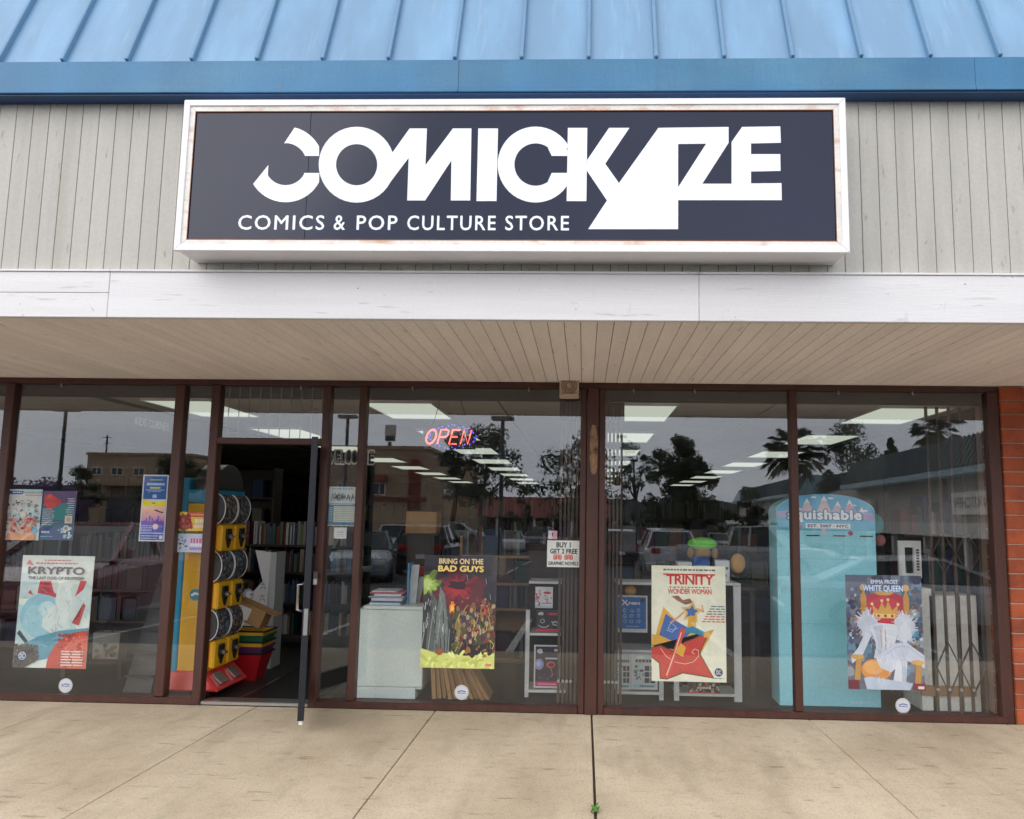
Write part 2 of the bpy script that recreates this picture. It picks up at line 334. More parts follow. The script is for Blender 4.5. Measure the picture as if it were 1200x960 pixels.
M_CYANP = mat('blue_machine_plastic', S(24, 146, 184), rough=0.35, var=0.05)
M_REDP = mat('red_machine_plastic', S(214, 56, 54), rough=0.35, var=0.06)
M_CLEAR = glass_mat('clear_plastic', (0.9, 0.9, 0.9), 0.05, 0.02)
M_SMOKE = mat('smoky_dome_plastic', S(60, 58, 58), rough=0.2)
M_WPL = mat('white_plastic', S(225, 225, 222), rough=0.4)
M_STAND = mat('standee_print', 'ATTR', rough=0.35, var=0.04, scale=2)
M_NEONR = emis('neon_red', (1.0, 0.16, 0.12), 2.2)
M_NEONB = emis('lamp_blue', (0.12, 0.1, 1.0), 2.0)
M_STUCCO = mat('speaker_stucco', S(190, 172, 152), rough=0.8, var=0.2, scale=20, bump=0.4)
M_LEAF = mat('green_leaf', S(70, 120, 40), rough=0.6, var=0.3)
M_ASPH = mat('asphalt', S(60, 60, 61), rough=0.9, var=0.2, scale=0.4, fine=0.2, fscale=40, bump=0.2, col2=S(82, 81, 80), m2scale=0.3, m2lo=0.45, m2hi=0.7)
M_PAINTW = mat('white_road_paint', S(205, 203, 196), rough=0.8, var=0.2)

def concrete():
    m = bpy.data.materials.new('sidewalk_concrete'); m.use_nodes = True; t = m.node_tree; t.nodes.clear()
    out = N(t, 'ShaderNodeOutputMaterial'); p = N(t, 'ShaderNodeBsdfPrincipled'); t.links.new(p.outputs[0], out.inputs[0]); p.inputs['Roughness'].default_value = 0.82; p.inputs['Specular IOR Level'].default_value = 0.3
    g = N(t, 'ShaderNodeNewGeometry'); oi = N(t, 'ShaderNodeObjectInfo')
    def noise(sc, st=(1, 1, 1), det=5, rough=0.55, loc=(0, 0, 0)):
        mp = N(t, 'ShaderNodeMapping'); mp.inputs['Scale'].default_value = st; mp.inputs['Location'].default_value = loc; t.links.new(g.outputs['Position'], mp.inputs[0])
        n = N(t, 'ShaderNodeTexNoise'); n.inputs['Scale'].default_value = sc; n.inputs['Detail'].default_value = det; n.inputs['Roughness'].default_value = rough; t.links.new(mp.outputs[0], n.inputs['Vector']); return n.outputs[0]
    def ramp(src, a, b, lo=0.0, hi=1.0):
        x = N(t, 'ShaderNodeMapRange'); t.links.new(src, x.inputs[0]); x.inputs[1].default_value = a; x.inputs[2].default_value = b; x.inputs[3].default_value = lo; x.inputs[4].default_value = hi; return x.outputs[0]
    def mix(f, a, b):
        x = N(t, 'ShaderNodeMix', data_type='RGBA'); t.links.new(f, x.inputs[0])
        for i, q in ((6, a), (7, b)):
            if isinstance(q, tuple): x.inputs[i].default_value = (*q, 1)
            else: t.links.new(q, x.inputs[i])
        return x.outputs[2]
    c = mix(ramp(noise(0.9, (1, 0.7, 1)), 0.35, 0.65), S(190, 172, 145), S(222, 206, 179))
    c = mix(ramp(noise(2.6, (1.6, 0.35, 1), loc=(3, 1, 0)), 0.52, 0.72, 0, 0.42), c, S(146, 132, 110))       # long wiped stains running out from the shop
    c = mix(ramp(noise(9, (1, 1, 1), 6, 0.7), 0.5, 0.78, 0, 0.4), c, S(140, 125, 103))
    c = mix(ramp(noise(7, (0.45, 1.6, 1), 3, 0.6, (7, 2, 0)), 0.63, 0.70, 0, 0.5), c, S(104, 92, 76))        # short dark scuffs
    c = mix(ramp(noise(70, (1, 1, 1), 3), 0.5, 0.75, 0, 0.5), c, S(122, 111, 95))
    c = mix(ramp(noise(160, (1, 1, 1), 2), 0.52, 0.72, 0, 0.4), c, S(228, 219, 204))
    c = mix(ramp(noise(24, (1, 1, 1), 3, 0.6, (5, 5, 5)), 0.68, 0.74, 0, 0.6), c, S(84, 76, 66))
    vm = N(t, 'ShaderNodeVectorMath', operation='SCALE'); t.links.new(c, vm.inputs[0]); t.links.new(ramp(oi.outputs['Random'], 0, 1, 0.95, 1.05), vm.inputs['Scale'])
    t.links.new(vm.outputs[0], p.inputs['Base Color'])
    b = N(t, 'ShaderNodeBump'); b.inputs['Strength'].default_value = 0.35; b.inputs['Distance'].default_value = 0.006; t.links.new(noise(70, (1, 1, 1), 6, 0.7), b.inputs['Height']); t.links.new(b.outputs[0], p.inputs['Normal'])
    return m
M_CONC = concrete()
M_JOINT = mat('joint_filler', S(72, 60, 46), rough=0.95, var=0.3, scale=6)

# ------------------------------------------------------------------ ground
def gz(y):                       # the car park falls gently away from the shop
    a = -y
    if a < 2.9: return -0.14
    if a < 46: return -0.14 - (a - 2.9) * 0.0204
    return -1.02
mb = MB(); ys = [30, -2.85, -8, -14, -22, -32, -46, -70, -120, -260, -900]
for a, b in zip(ys, ys[1:]):
    za, zb = gz(min(a, 0)), gz(b)
    mb.add([(-900, a, za), (-900, b, zb), (900, b, zb), (900, a, za)], [(0, 1, 2, 3)])
struct('car_park_ground', mb, M_ASPH)
mb = MB()
def stripe(xa, ya, xb, yb, wd):
    d = Vector((xb - xa, yb - ya, 0)).normalized(); n = Vector((-d.y, d.x, 0)) * wd / 2
    mb.add([(xa + n.x, ya + n.y, gz(ya) + 0.006), (xb + n.x, yb + n.y, gz(yb) + 0.006), (xb - n.x, yb - n.y, gz(yb) + 0.006), (xa - n.x, ya - n.y, gz(ya) + 0.006)], [(0, 1, 2, 3)])
for i in range(-9, 10): stripe(i * 2.75 - 0.9, -3.2, i * 2.75 - 0.9, -7.9, 0.1)
for i in range(-12, 12):
    for y0, y1 in ((-22, -26), (-26, -30), (-33, -39)): stripe(i * 2.8, y0, i * 2.8, y1, 0.1)
struct('parking_stripe_paint', mb, M_PAINTW)

sw = thing('sidewalk', '', ''); del sw['label']; del sw['category']; sw['kind'] = 'structure'
JX = [-8.4, -6.9, -5.43, -3.964, -2.53, -1.13, 0.075, 1.725, 3.2, 4.65, 6.1]
part('joint_bed', MB().box(-8.5, 6.4, -2.77, -0.02, -0.16, -0.012), M_JOINT, sw)
for a, b in zip(JX, JX[1:]):
    ga = 0.0075 if abs(a - 0.075) < 0.01 else 0.0032; gb = 0.0075 if abs(b - 0.075) < 0.01 else 0.0032
    part('slab', MB().box(a + ga, b - gb, -2.76, -0.035, -0.1, 0.0), M_CONC, sw, bevel=0.004)
kb = thing('kerb', '', ''); del kb['label']; del kb['category']; kb['kind'] = 'structure'
for i in range(-4, 4): part('kerb_stone', MB().box(i * 1.8, i * 1.8 + 1.79, -2.92, -2.772, -0.3, -0.004), M_CONC, kb, bevel=0.015)

# ------------------------------------------------------------------ the shop building
B = thing('shop_building', 'shop front with blue metal mansard roof, beige board siding and brown framed windows', 'building', (0, 0, 0))
H = 2.6
# upper wall: backing sheet and one board per groove
SY, P0, PS = -2.17, -3.455, 0.0997
part('wall_backing', MB().box(-8, 6.2, SY + 0.006, SY + 0.1, 2.6, 3.95), M_GROOVE, B)
sb = MB().box(0.0017, PS - 0.0017, -0.008, 0.006, 2.845, 3.872).mesh('siding_board', M_SIDING)
for i in range(-45, 96):
    o = link('siding_board', sb, B, bevel=0.002); o.location = (P0 + i * PS, SY, 0)
# canopy soffit
FP, FS = 1.0028, 0.0938
part('soffit_backing', MB().box(-8, 6.2, -2.165, 0.1, 2.588, 2.63), M_GROOVE, B)
so = MB().box(0.002, FS - 0.002, -2.16, 0.012, 2.577, 2.588).mesh('soffit_board', M_SOFFIT)
for i in range(-96, 55):
    o = link('soffit_board', so, B, bevel=0.0015); o.location = (FP + i * FS, 0, 0)
# white fascia boards with a thin cap
xs = [-8, -2.69, 0.62, 6.2]
for a, b in zip(xs, xs[1:]):
    if a == -8:
        part('fascia_board', MB().box(a, b - 0.001, -2.217, -2.172, 2.573, 2.713), M_FASCIA, B, bevel=0.003)
        part('fascia_board', MB().box(a, b - 0.001, -2.218, -2.172, 2.7145, 2.835), M_FASCIA, B, bevel=0.003)
    else: part('fascia_board', MB().box(a + 0.001, b - 0.001, -2.217 - 0.001 * (a > 0), -2.172, 2.573, 2.835), M_FASCIA, B, bevel=0.003)
    part('fascia_cap', MB().box(a + 0.001, b - 0.001, -2.226, -2.165, 2.836, 2.848), M_FASCIA, B, bevel=0.002)
# gutter band and its dark underside
gx = [-8, -0.735, 2.14, 6.2]
for a, b in zip(gx, gx[1:]):
    part('gutter_panel', MB().prismx([(-2.284, 3.874), (-2.280, 4.066), (-2.262, 4.076), (-2.2, 4.08), (-2.2, 3.9)], a + 0.001, b - 0.001), M_GUTTER, B)
    part('gutter_lip', MB().box(a + 0.001, b - 0.001, -2.294, -2.281, 3.868, 3.886), M_GUTTER, B, bevel=0.003)
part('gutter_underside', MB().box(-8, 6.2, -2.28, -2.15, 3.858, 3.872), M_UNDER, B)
# mansard roof: standing seam panels
sl = R(67); rs0 = -3.0434; rp = 0.3805; L = 2.6; dy, dz = math.cos(sl), math.sin(sl); y0, z0 = -2.262, 4.066
def rpanel(a, b, h0, h1):
    n = (-dz, dy); mbx = MB()
    pts = [(y0 + n[0] * h0, z0 + n[1] * h0), (y0 + dy * L + n[0] * h0, z0 + dz * L + n[1] * h0), (y0 + dy * L + n[0] * h1, z0 + dz * L + n[1] * h1), (y0 + n[0] * h1, z0 + n[1] * h1)]
    return mbx.prismx(pts, a, b)
pm = rpanel(0.011, rp - 0.011, -0.02, 0.0).mesh('roof_panel', M_BLUE); sm = rpanel(-0.0105, 0.0105, -0.02, 0.032).mesh('roof_seam', M_SEAM)
for i in range(-13, 24):
    o = link('roof_panel', pm, B); o.location = (rs0 + i * rp, 0, 0)
    o = link('roof_seam', sm, B, bevel=0.004); o.location = (rs0 + i * rp, 0, 0)
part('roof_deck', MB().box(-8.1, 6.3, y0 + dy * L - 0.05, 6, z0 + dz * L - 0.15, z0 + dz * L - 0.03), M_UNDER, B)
part('flat_roof', MB().box(-9, 6.3, -2.05, 21, 2.66, 2.8), M_GROOVE, B)
part('canopy_core', MB().box(-8, 6.2, -2.06, 6, 3.96, 4.03), M_GROOVE, B)

# storefront frame
def mullion(xc, wd, y0=-0.035, y1=0.07, z0=0.056, z1=2.53):
    part('mullion', MB().box(xc - wd / 2, xc + wd / 2, y0, y1, z0, z1), M_WOOD, B, bevel=0.006)
part('head_rail', MB().box(-8.0, 3.266, -0.03, 0.09, 2.531, 2.576), M_WOOD, B, bevel=0.004)
for a, b in ((-8.0, -2.985), (-2.07, -0.033), (0.166, 3.22)): part('bottom_rail', MB().box(a, b, -0.04, 0.075, 0.0, 0.054), M_WOOD, B, bevel=0.006)
for xc, wd in ((-7.96, 0.075), (-6.34, 0.075), (-4.745, 0.075), (-3.3155, 0.078), (-1.8014, 0.058), (1.6583, 0.058)): mullion(xc, wd)
mullion(-3.0166, 0.07, z0=0.0); mullion(-2.0979, 0.062, z0=0.0); mullion(3.221, 0.088, z0=0.0)
mullion(-0.008, 0.05, z0=0.0); mullion(0.140, 0.052, z0=0.0)
part('column_board', MB().box(0.0185, 0.1125, -0.055, 0.06, -0.005, 2.53), M_WOOD, B, bevel=0.006)
a, b = at(690.5, 556, -0.056), at(701, 498, -0.056)
cx, cz, hw, hh = (a.x + b.x) / 2, (a.z + b.z) / 2, (b.x - a.x) / 2, (b.z - a.z) / 2
pts = []
for i in range(28):
    t = 2 * math.pi * i / 28; k = random.uniform(0.82, 1.08); q = abs(math.cos(t)) ** 0.6 * (1 if math.cos(t) > 0 else -1)
    pts.append((cx + hw * q * k, cz + hh * math.sin(t) * (0.97 + 0.06 * random.random())))
o = part('bare_wood_patch', MB().prism(pts, -0.058, -0.05), M_BARE, B); o['label'] = 'long patch of bare weathered wood where paint has peeled'
part('transom_bar', MB().box(-2.9816, -2.129, -0.035, 0.07, 2.047, 2.098), M_WOOD, B, bevel=0.005)
part('door_threshold', MB().box(-2.98, -2.13, -0.03, 0.13, 0.0, 0.03), M_CHROME, B, bevel=0.006)
part('header_box', MB().box(-8.0, 3.4, 0.1, 0.22, 2.452, 2.585), M_HEADER, B)
BAYS = [(-7.9225, -6.3775), (-6.3025, -4.7825), (-4.7075, -3.3545), (-3.2765, -3.0516), (-2.0669, -1.8304), (-1.7724, -0.033), (0.166, 1.6293), (1.6873, 3.177)]
for a, b in BAYS:
    part('window_pane', MB().box(a - 0.001, b + 0.001, 0.012, 0.018, 0.05, 2.535), M_GLASS, B)
part('transom_pane', MB().box(-2.984, -2.128, 0.012, 0.018, 2.094, 2.535), M_GLASS, B)
for i in range(10):
    x = -2.94 + i * 0.0865; part('security_bar', MB().tube([(x, 0.055, 2.09), (x, 0.055, 2.54)], 0.0042, 6), M_BARS, B)
for px in (76, 355, 485, 620, 742, 813, 980, 1066):
    a = at(px, 452, 0.03); part('glazing_hook', MB().tube([(a.x, -0.02, 2.55), (a.x, -0.02, 2.51), (a.x + 0.008, -0.025, 2.5)], 0.004, 5), M_CHROME, B)

# open door: hinged on the right jamb, swung out past square
hinge = Vector((-2.168, -0.05, 0)); tip = Vector((-1.921, -0.83, 0)); dd = (tip - hinge).normalized(); nn = Vector((-dd.y, dd.x, 0))
def dpt(s, n, z): q = hinge + dd * s + nn * n; return (q.x, q.y, z)
def dbox(mbx, s0, s1, n0, n1, z0, z1): return mbx.hexa([dpt(s0, n0, z0), dpt(s1, n0, z0), dpt(s1, n1, z0), dpt(s0, n1, z0)], [dpt(s0, n0, z1), dpt(s1, n0, z1), dpt(s1, n1, z1), dpt(s0, n1, z1)])
DL = (tip - hinge).length; m_ = MB()
dbox(m_, 0, 0.07, -0.022, 0.022, 0.088, 2.04); dbox(m_, DL - 0.07, DL, -0.022, 0.022, 0.088, 2.04)
dbox(m_, 0.07, DL - 0.07, -0.0215, 0.0215, 0.089, 0.22); dbox(m_, 0.07, DL - 0.07, -0.0215, 0.0215, 1.95, 2.039)
door = part('door', m_, M_DOORM, B, bevel=0.003); door['label'] = 'charcoal framed glass door swung open over the sidewalk'
part('door_pane', dbox(MB(), 0.068, DL - 0.068, -0.004, 0.004, 0.21, 1.96), M_GLASS, door)
part('push_bar', MB().bar(dpt(0.05, 0.05, 1.02), dpt(DL - 0.05, 0.05, 1.02), 0.03, 0.045), M_CHROME, door, bevel=0.004)
part('pull_handle', MB().tube([dpt(DL - 0.035, -0.02, 0.82), dpt(DL - 0.035, -0.06, 0.83), dpt(DL - 0.035, -0.06, 1.0), dpt(DL - 0.035, -0.02, 1.01)], 0.011, 8), M_CHROME, door, smooth=True)
part('lock_plate', dbox(MB(), DL - 0.0, DL + 0.004, -0.014, 0.014, 0.66, 0.84), M_CHROME, door)
part('door_sweep', dbox(MB(), 0.01, DL - 0.01, -0.012, 0.012, 0.06, 0.087), M_WPL, door)

# brick pillar at the right-hand end
bp = thing('brick_pillar', 'red brick pillar closing the right-hand end of the storefront', 'pillar', (3.7, 0, 0))
part('mortar_core', MB().box(3.275, 6.2, -0.044, 0.4, 0, 2.572), M_MORTAR, bp)
for k in range(-1, 23):
    za, zb = 0.119 + 0.1117 * k, 0.119 + 0.1117 * (k + 1) - 0.011
    za = max(za, 0.002); zb = min(zb, 2.57)
    if zb - za < 0.02: continue
    xs = ([3.27, 3.66] if k % 2 == 0 else [3.27, 3.465]) + [(3.66 if k % 2 == 0 else 3.465) + .395 * q for q in range(1, 7)]
    for a, b in zip(xs, xs[1:]):
        j = random.uniform(-0.003, 0.003); part('brick', MB().box(a, b - 0.011, -0.055 + j, 0.3, za, zb + random.uniform(-0.002, 0.002)), M_BRICK, bp, bevel=0.004)

# ------------------------------------------------------------------ shop interior shell
struct('shop_floor', MB().box(-8.0, 3.5, 0.08, 20, -0.06, 0.0), M_TILEF)
struct('shop_carpet', MB().box(-2.05, 3.4, 0.16, 14, 0.0, 0.006), M_CARPET)
struct('interior_wall', MB().box(-8.1, -8.0, 0.0, 20, 0, 2.65).box(3.42, 3.52, 0.1, 20, 0, 2.65).box(-8.1, 3.52, 20, 20.1, 0, 2.65), M_WALLI)
ce = thing('shop_ceiling', '', ''); del ce['label']; del ce['category']; ce['kind'] = 'structure'
part('ceiling_grid', MB().box(-8.0, 3.42, 0.22, 20, 2.512, 2.56), M_GRID, ce)
LX = [-3.98, -1.98, 0.2, 2.58]; LY = [0.62 + 2.45 * i for i in range(8)]
tm = MB().box(0.012, 0.598, 0.012, 1.208, -0.004, 0.012).mesh('ceiling_tile', M_CEIL)
for i in range(18):
    for j in range(16):
        x, y = -7.5 + i * 0.61 + 0.02, 0.24 + j * 1.22
        if any(abs(x + 0.305 - lx - 0.305) < 0.5 and (y < ly + 1.2 and y + 1.2 > ly) for lx in LX for ly in LY): continue
        o = link('ceiling_tile', tm, ce); o.location = (x, y, 2.506)
strip = MB()
for lx in LX: strip.box(lx - 0.3, lx + 0.91, 0.24, 19.8, 2.505, 2.511)
part('ceiling_infill', strip, M_CEIL, ce)
fm = MB().box(-0.02, 0.0, 0, 1.22, 0, 0.03).box(0.61, 0.63, 0, 1.22, 0, 0.03).box(0, 0.61, -0.02, 0.0, 0, 0.03).box(0, 0.61, 1.22, 1.24, 0, 0.03).mesh('frame', M_WPL)
dm = MB().box(0.002, 0.608, 0.002, 1.218, 0.006, 0.02).mesh('diffuser', M_LAMP)
ON = ['nearest the window', 'second from the window', 'third from the window', 'fourth from the window', 'fifth from the window', 'sixth from the window', 'seventh from the window', 'farthest from the window']
for i, lx in enumerate(LX):
    rn = ['row over the vending machine', 'row above the open sign', 'row beside the brown column', 'row along the right-hand wall'][i]
    for j, ly in enumerate(LY):
        t = thing('ceiling_light', f'lit ceiling panel {ON[j]} in the {rn}', 'ceiling light', (lx, ly, 2.478), 'lit fluorescent ceiling panels in the shop')
        for nm, me in (('frame', fm), ('diffuser', dm)):
            o = link(nm, me, t); o.matrix_parent_inverse = Matrix()

# ------------------------------------------------------------------ shop sign
SX0, SX1, SZ0, SZ1, SF = -2.232, 1.381, 2.897, 3.757, -2.42
sg = thing('shop_sign', 'long black sign cabinet with white letters in a white metal frame above the canopy', 'sign', ((SX0 + SX1) / 2, SF, SZ0))
part('cabinet', MB().box(SX0 + 0.012, SX1 - 0.012, SF + 0.03, SY - 0.009, SZ0 + 0.004, SZ1 - 0.006), M_WHITE, sg, bevel=0.004)
RW, IW = 0.034, 0.034
def frame4(nm, x0, x1, z0, z1, wd, ya, yb, m):
    part(nm, MB().prism([(x0, z0), (x1, z0), (x1 - wd, z0 + wd), (x0 + wd, z0 + wd)], ya, yb), m, sg, bevel=0.002)
    part(nm, MB().prism([(x0, z1), (x0 + wd, z1 - wd), (x1 - wd, z1 - wd), (x1, z1)], ya, yb), m, sg, bevel=0.002)
    part(nm, MB().prism([(x0, z0 + 0.0006), (x0 + wd, z0 + wd + 0.0006), (x0 + wd, z1 - wd - 0.0006), (x0, z1 - 0.0006)], ya, yb), m, sg, bevel=0.002)
    part(nm, MB().prism([(x1, z0 + 0.0006), (x1, z1 - 0.0006), (x1 - wd, z1 - wd - 0.0006), (x1 - wd, z0 + wd + 0.0006)], ya, yb), m, sg, bevel=0.002)
frame4('outer_frame', SX0, SX1, SZ0, SZ1, RW, SF - 0.002, SF + 0.035, M_WHITE)
frame4('inner_lip', SX0 + RW - 0.001, SX1 - RW + 0.001, SZ0 + RW - 0.001, SZ1 - RW + 0.001, IW, SF + 0.006, SF + 0.036, M_RUST)
FX0, FX1, FZ0, FZ1 = SX0 + RW + IW - 0.002, SX1 - RW - IW + 0.002, SZ0 + RW + IW - 0.002, SZ1 - RW - IW + 0.002
FY = SF + 0.013
sx = at(361, 200, FY).x
part('face_panel', MB().box(FX0, sx - 0.0015, FY, FY + 0.008, FZ0, FZ1), M_SIGN, sg)
part('face_panel', MB().box(sx + 0.0015, FX1, FY, FY + 0.008, FZ0, FZ1), M_SIGN, sg)
M_EDGE = mat('rusty_edge', S(120, 70, 44), rough=0.8, var=0.3, scale=8)
for q in ((FX0 - .003, FX1 + .003, FZ0 - .004, FZ0 + .002), (FX0 - .003, FX1 + .003, FZ1 - .002, FZ1 + .003), (FX0 - .003, FX0 + .001, FZ0 + .002, FZ1 - .002), (FX1 - .001, FX1 + .003, FZ0 + .002, FZ1 - .002)):
    part('rust_line', MB().box(q[0], q[1], SF + 0.0055, SF + 0.03, q[2], q[3]), M_EDGE, sg)
def z2(x, y): return at(200 + x / 2.857, 100 + y / 2.857, FY)
def z3(x, y): return at(600 + x / 2.857, 100 + y / 2.857, FY)
def ring(cx, cy, R0, R1, a0, a1, n=40):
    return [(cx + R0 * math.cos(R(a0 + (a1 - a0) * i / n)), cy - R0 * math.sin(R(a0 + (a1 - a0) * i / n))) for i in range(n + 1)], [(cx + R1 * math.cos(R(a0 + (a1 - a0) * i / n)), cy - R1 * math.sin(R(a0 + (a1 - a0) * i / n))) for i in range(n + 1)]
_lay = [0]
def letter(polys, zf, rings=()):
    mbx = MB(); _lay[0] += 1; yy = FY - 0.0012 - 0.00025 * (_lay[0] % 3)
    for pl in polys: mbx.prism([(zf(x, y).x, zf(x, y).z) for x, y in pl], yy, FY)
    for (cx, cy, r0, r1, a0, a1) in rings:
        o_, i_ = ring(cx, cy, r0, r1, a0, a1)
        for k in range(len(o_) - 1):
            q = [o_[k], o_[k + 1], i_[k + 1], i_[k]]; P = [zf(*p) for p in q]
            mbx.add([(p.x, yy - 0.00012, p.z) for p in P], [(0, 3, 2, 1)])
    o = part('letter', mbx, M_LOGO, sg); return o
# C with a slice cut away, O, M, I, C, then K-A-Z-E in one piece
oc = [(415, 142)] + [(385 + 127 * math.cos(R(a)), 265 - 127 * math.sin(R(a))) for a in range(70, 27, -6)] + [(497, 237), (452, 237)] + [(385 + 71 * math.cos(R(a)), 265 - 71 * math.sin(R(a))) for a in range(22, 92, 8)] + [(380, 195)]
ob = [(498, 294), (447, 294)] + [(385 + 70 * math.cos(R(a)), 265 - 70 * math.sin(R(a))) for a in range(-28, -150, -8)] + [(327, 268), (277, 330)] + [(385 + 127 * math.cos(R(a)), 265 - 127 * math.sin(R(a))) for a in range(-148, -24, 6)]
letter([oc, ob], z2)
letter([], z2, [(623, 266.5, 127, 69, 0, 360)])
letter([[(728, 246), (800, 145), (858, 145), (853, 268), (945, 145), (1007, 145), (1003, 386), (938, 386), (940, 252), (852, 386), (792, 386), (797, 243), (715, 352)]], z2)
letter([[(1030, 145), (1096, 145), (1091, 388), (1024, 388)]], z2)
letter([[(133, 237), (190, 237), (182, 208), (120, 210)], [(190, 294), (133, 294), (120, 322), (186, 326)]], z3, [(79, 266, 127, 71, 28, 332)])
letter([[(187, 143), (252, 143), (249, 388), (183, 388)]], z3)
letter([[(252, 250), (325, 143), (393, 143), (312, 263), (358, 328), (490, 143), (556, 142), (556, 482), (255, 482), (318, 386), (250, 285)], [(556, 142), (725, 140), (725, 193), (637, 330), (735, 330), (735, 190), (770, 140), (898, 138), (900, 193), (800, 195), (800, 231), (898, 231), (899, 287), (800, 289), (800, 329), (902, 328), (903, 385), (556, 385), (556, 342), (650, 196), (556, 197)]], z3)
a, b = at(278.7, 269.5, FY), at(667, 253, FY); kx = (b.x - a.x) / 388.3
for wd_, p0, p1 in (('COMICS', 278.7, 381), ('&', 392, 405.5), ('POP', 419, 467), ('CULTURE', 478.5, 582), ('STORE', 593, 667)):
    cps, fs = text_copies(wd_, 0.012, 1.17); mbx = MB()
    for i, vs in enumerate(cps): mbx.add([(a.x + kx * (p0 - 278.7 + x * (p1 - p0)), FY - 0.0012 - 0.0002 * i, a.z + y * (b.z - a.z)) for x, y in vs], fs)
    part('tagline_word', mbx, M_LOGO, sg)

# wall speaker under the canopy
a, b = at(655.5, 466, -0.12), at(678.5, 442, -0.12)
ws = thing('wall_speaker', 'small square beige weatherproof speaker tucked under the canopy beside the brown column', 'speaker', ((a.x + b.x) / 2, -0.05, a.z))
part('housing', MB().box(a.x, b.x, -0.12, -0.032, a.z, b.z), M_STUCCO, ws, bevel=0.008)
cx, cz, rr = (a.x + b.x) / 2, (a.z * 0.42 + b.z * 0.58), (b.x - a.x) * 0.39
for q in (1.0, 0.72, 0.44):
    part('grille_ring', MB().tube([(cx + rr * q * math.cos(2 * math.pi * i / 20), -0.124, cz + rr * q * math.sin(2 * math.pi * i / 20)) for i in range(21)], 0.004, 5), M_BARE, ws)
part('grille_bar', MB().box(a.x + 0.02, b.x - 0.02, -0.126, -0.119, a.z + 0.032, a.z + 0.04), M_BARE, ws)

# ------------------------------------------------------------------ posters on the glass
def sheet(name, label, cat, tl, tr, br, bl, art, Y=0.03, group=None, base=M_PAPER, th=0.003):
    P = [at(*q, Y) for q in (tl, tr, br, bl)]
    x0, x1 = (P[0].x + P[3].x) / 2, (P[1].x + P[2].x) / 2; z1, z0 = (P[0].z + P[1].z) / 2, (P[2].z + P[3].z) / 2
    t = thing(name, label, cat, ((x0 + x1) / 2, Y, z0), group)
    part('sheet', MB().box(x0, x1, Y, Y + th, z0, z1), base, t)
    A = Art(x0, x1, z0, z1, Y); pa = art(A)
    A.build('print', t); return t
WH, BK = (0.8, 0.8, 0.77), (0.025, 0.025, 0.03)

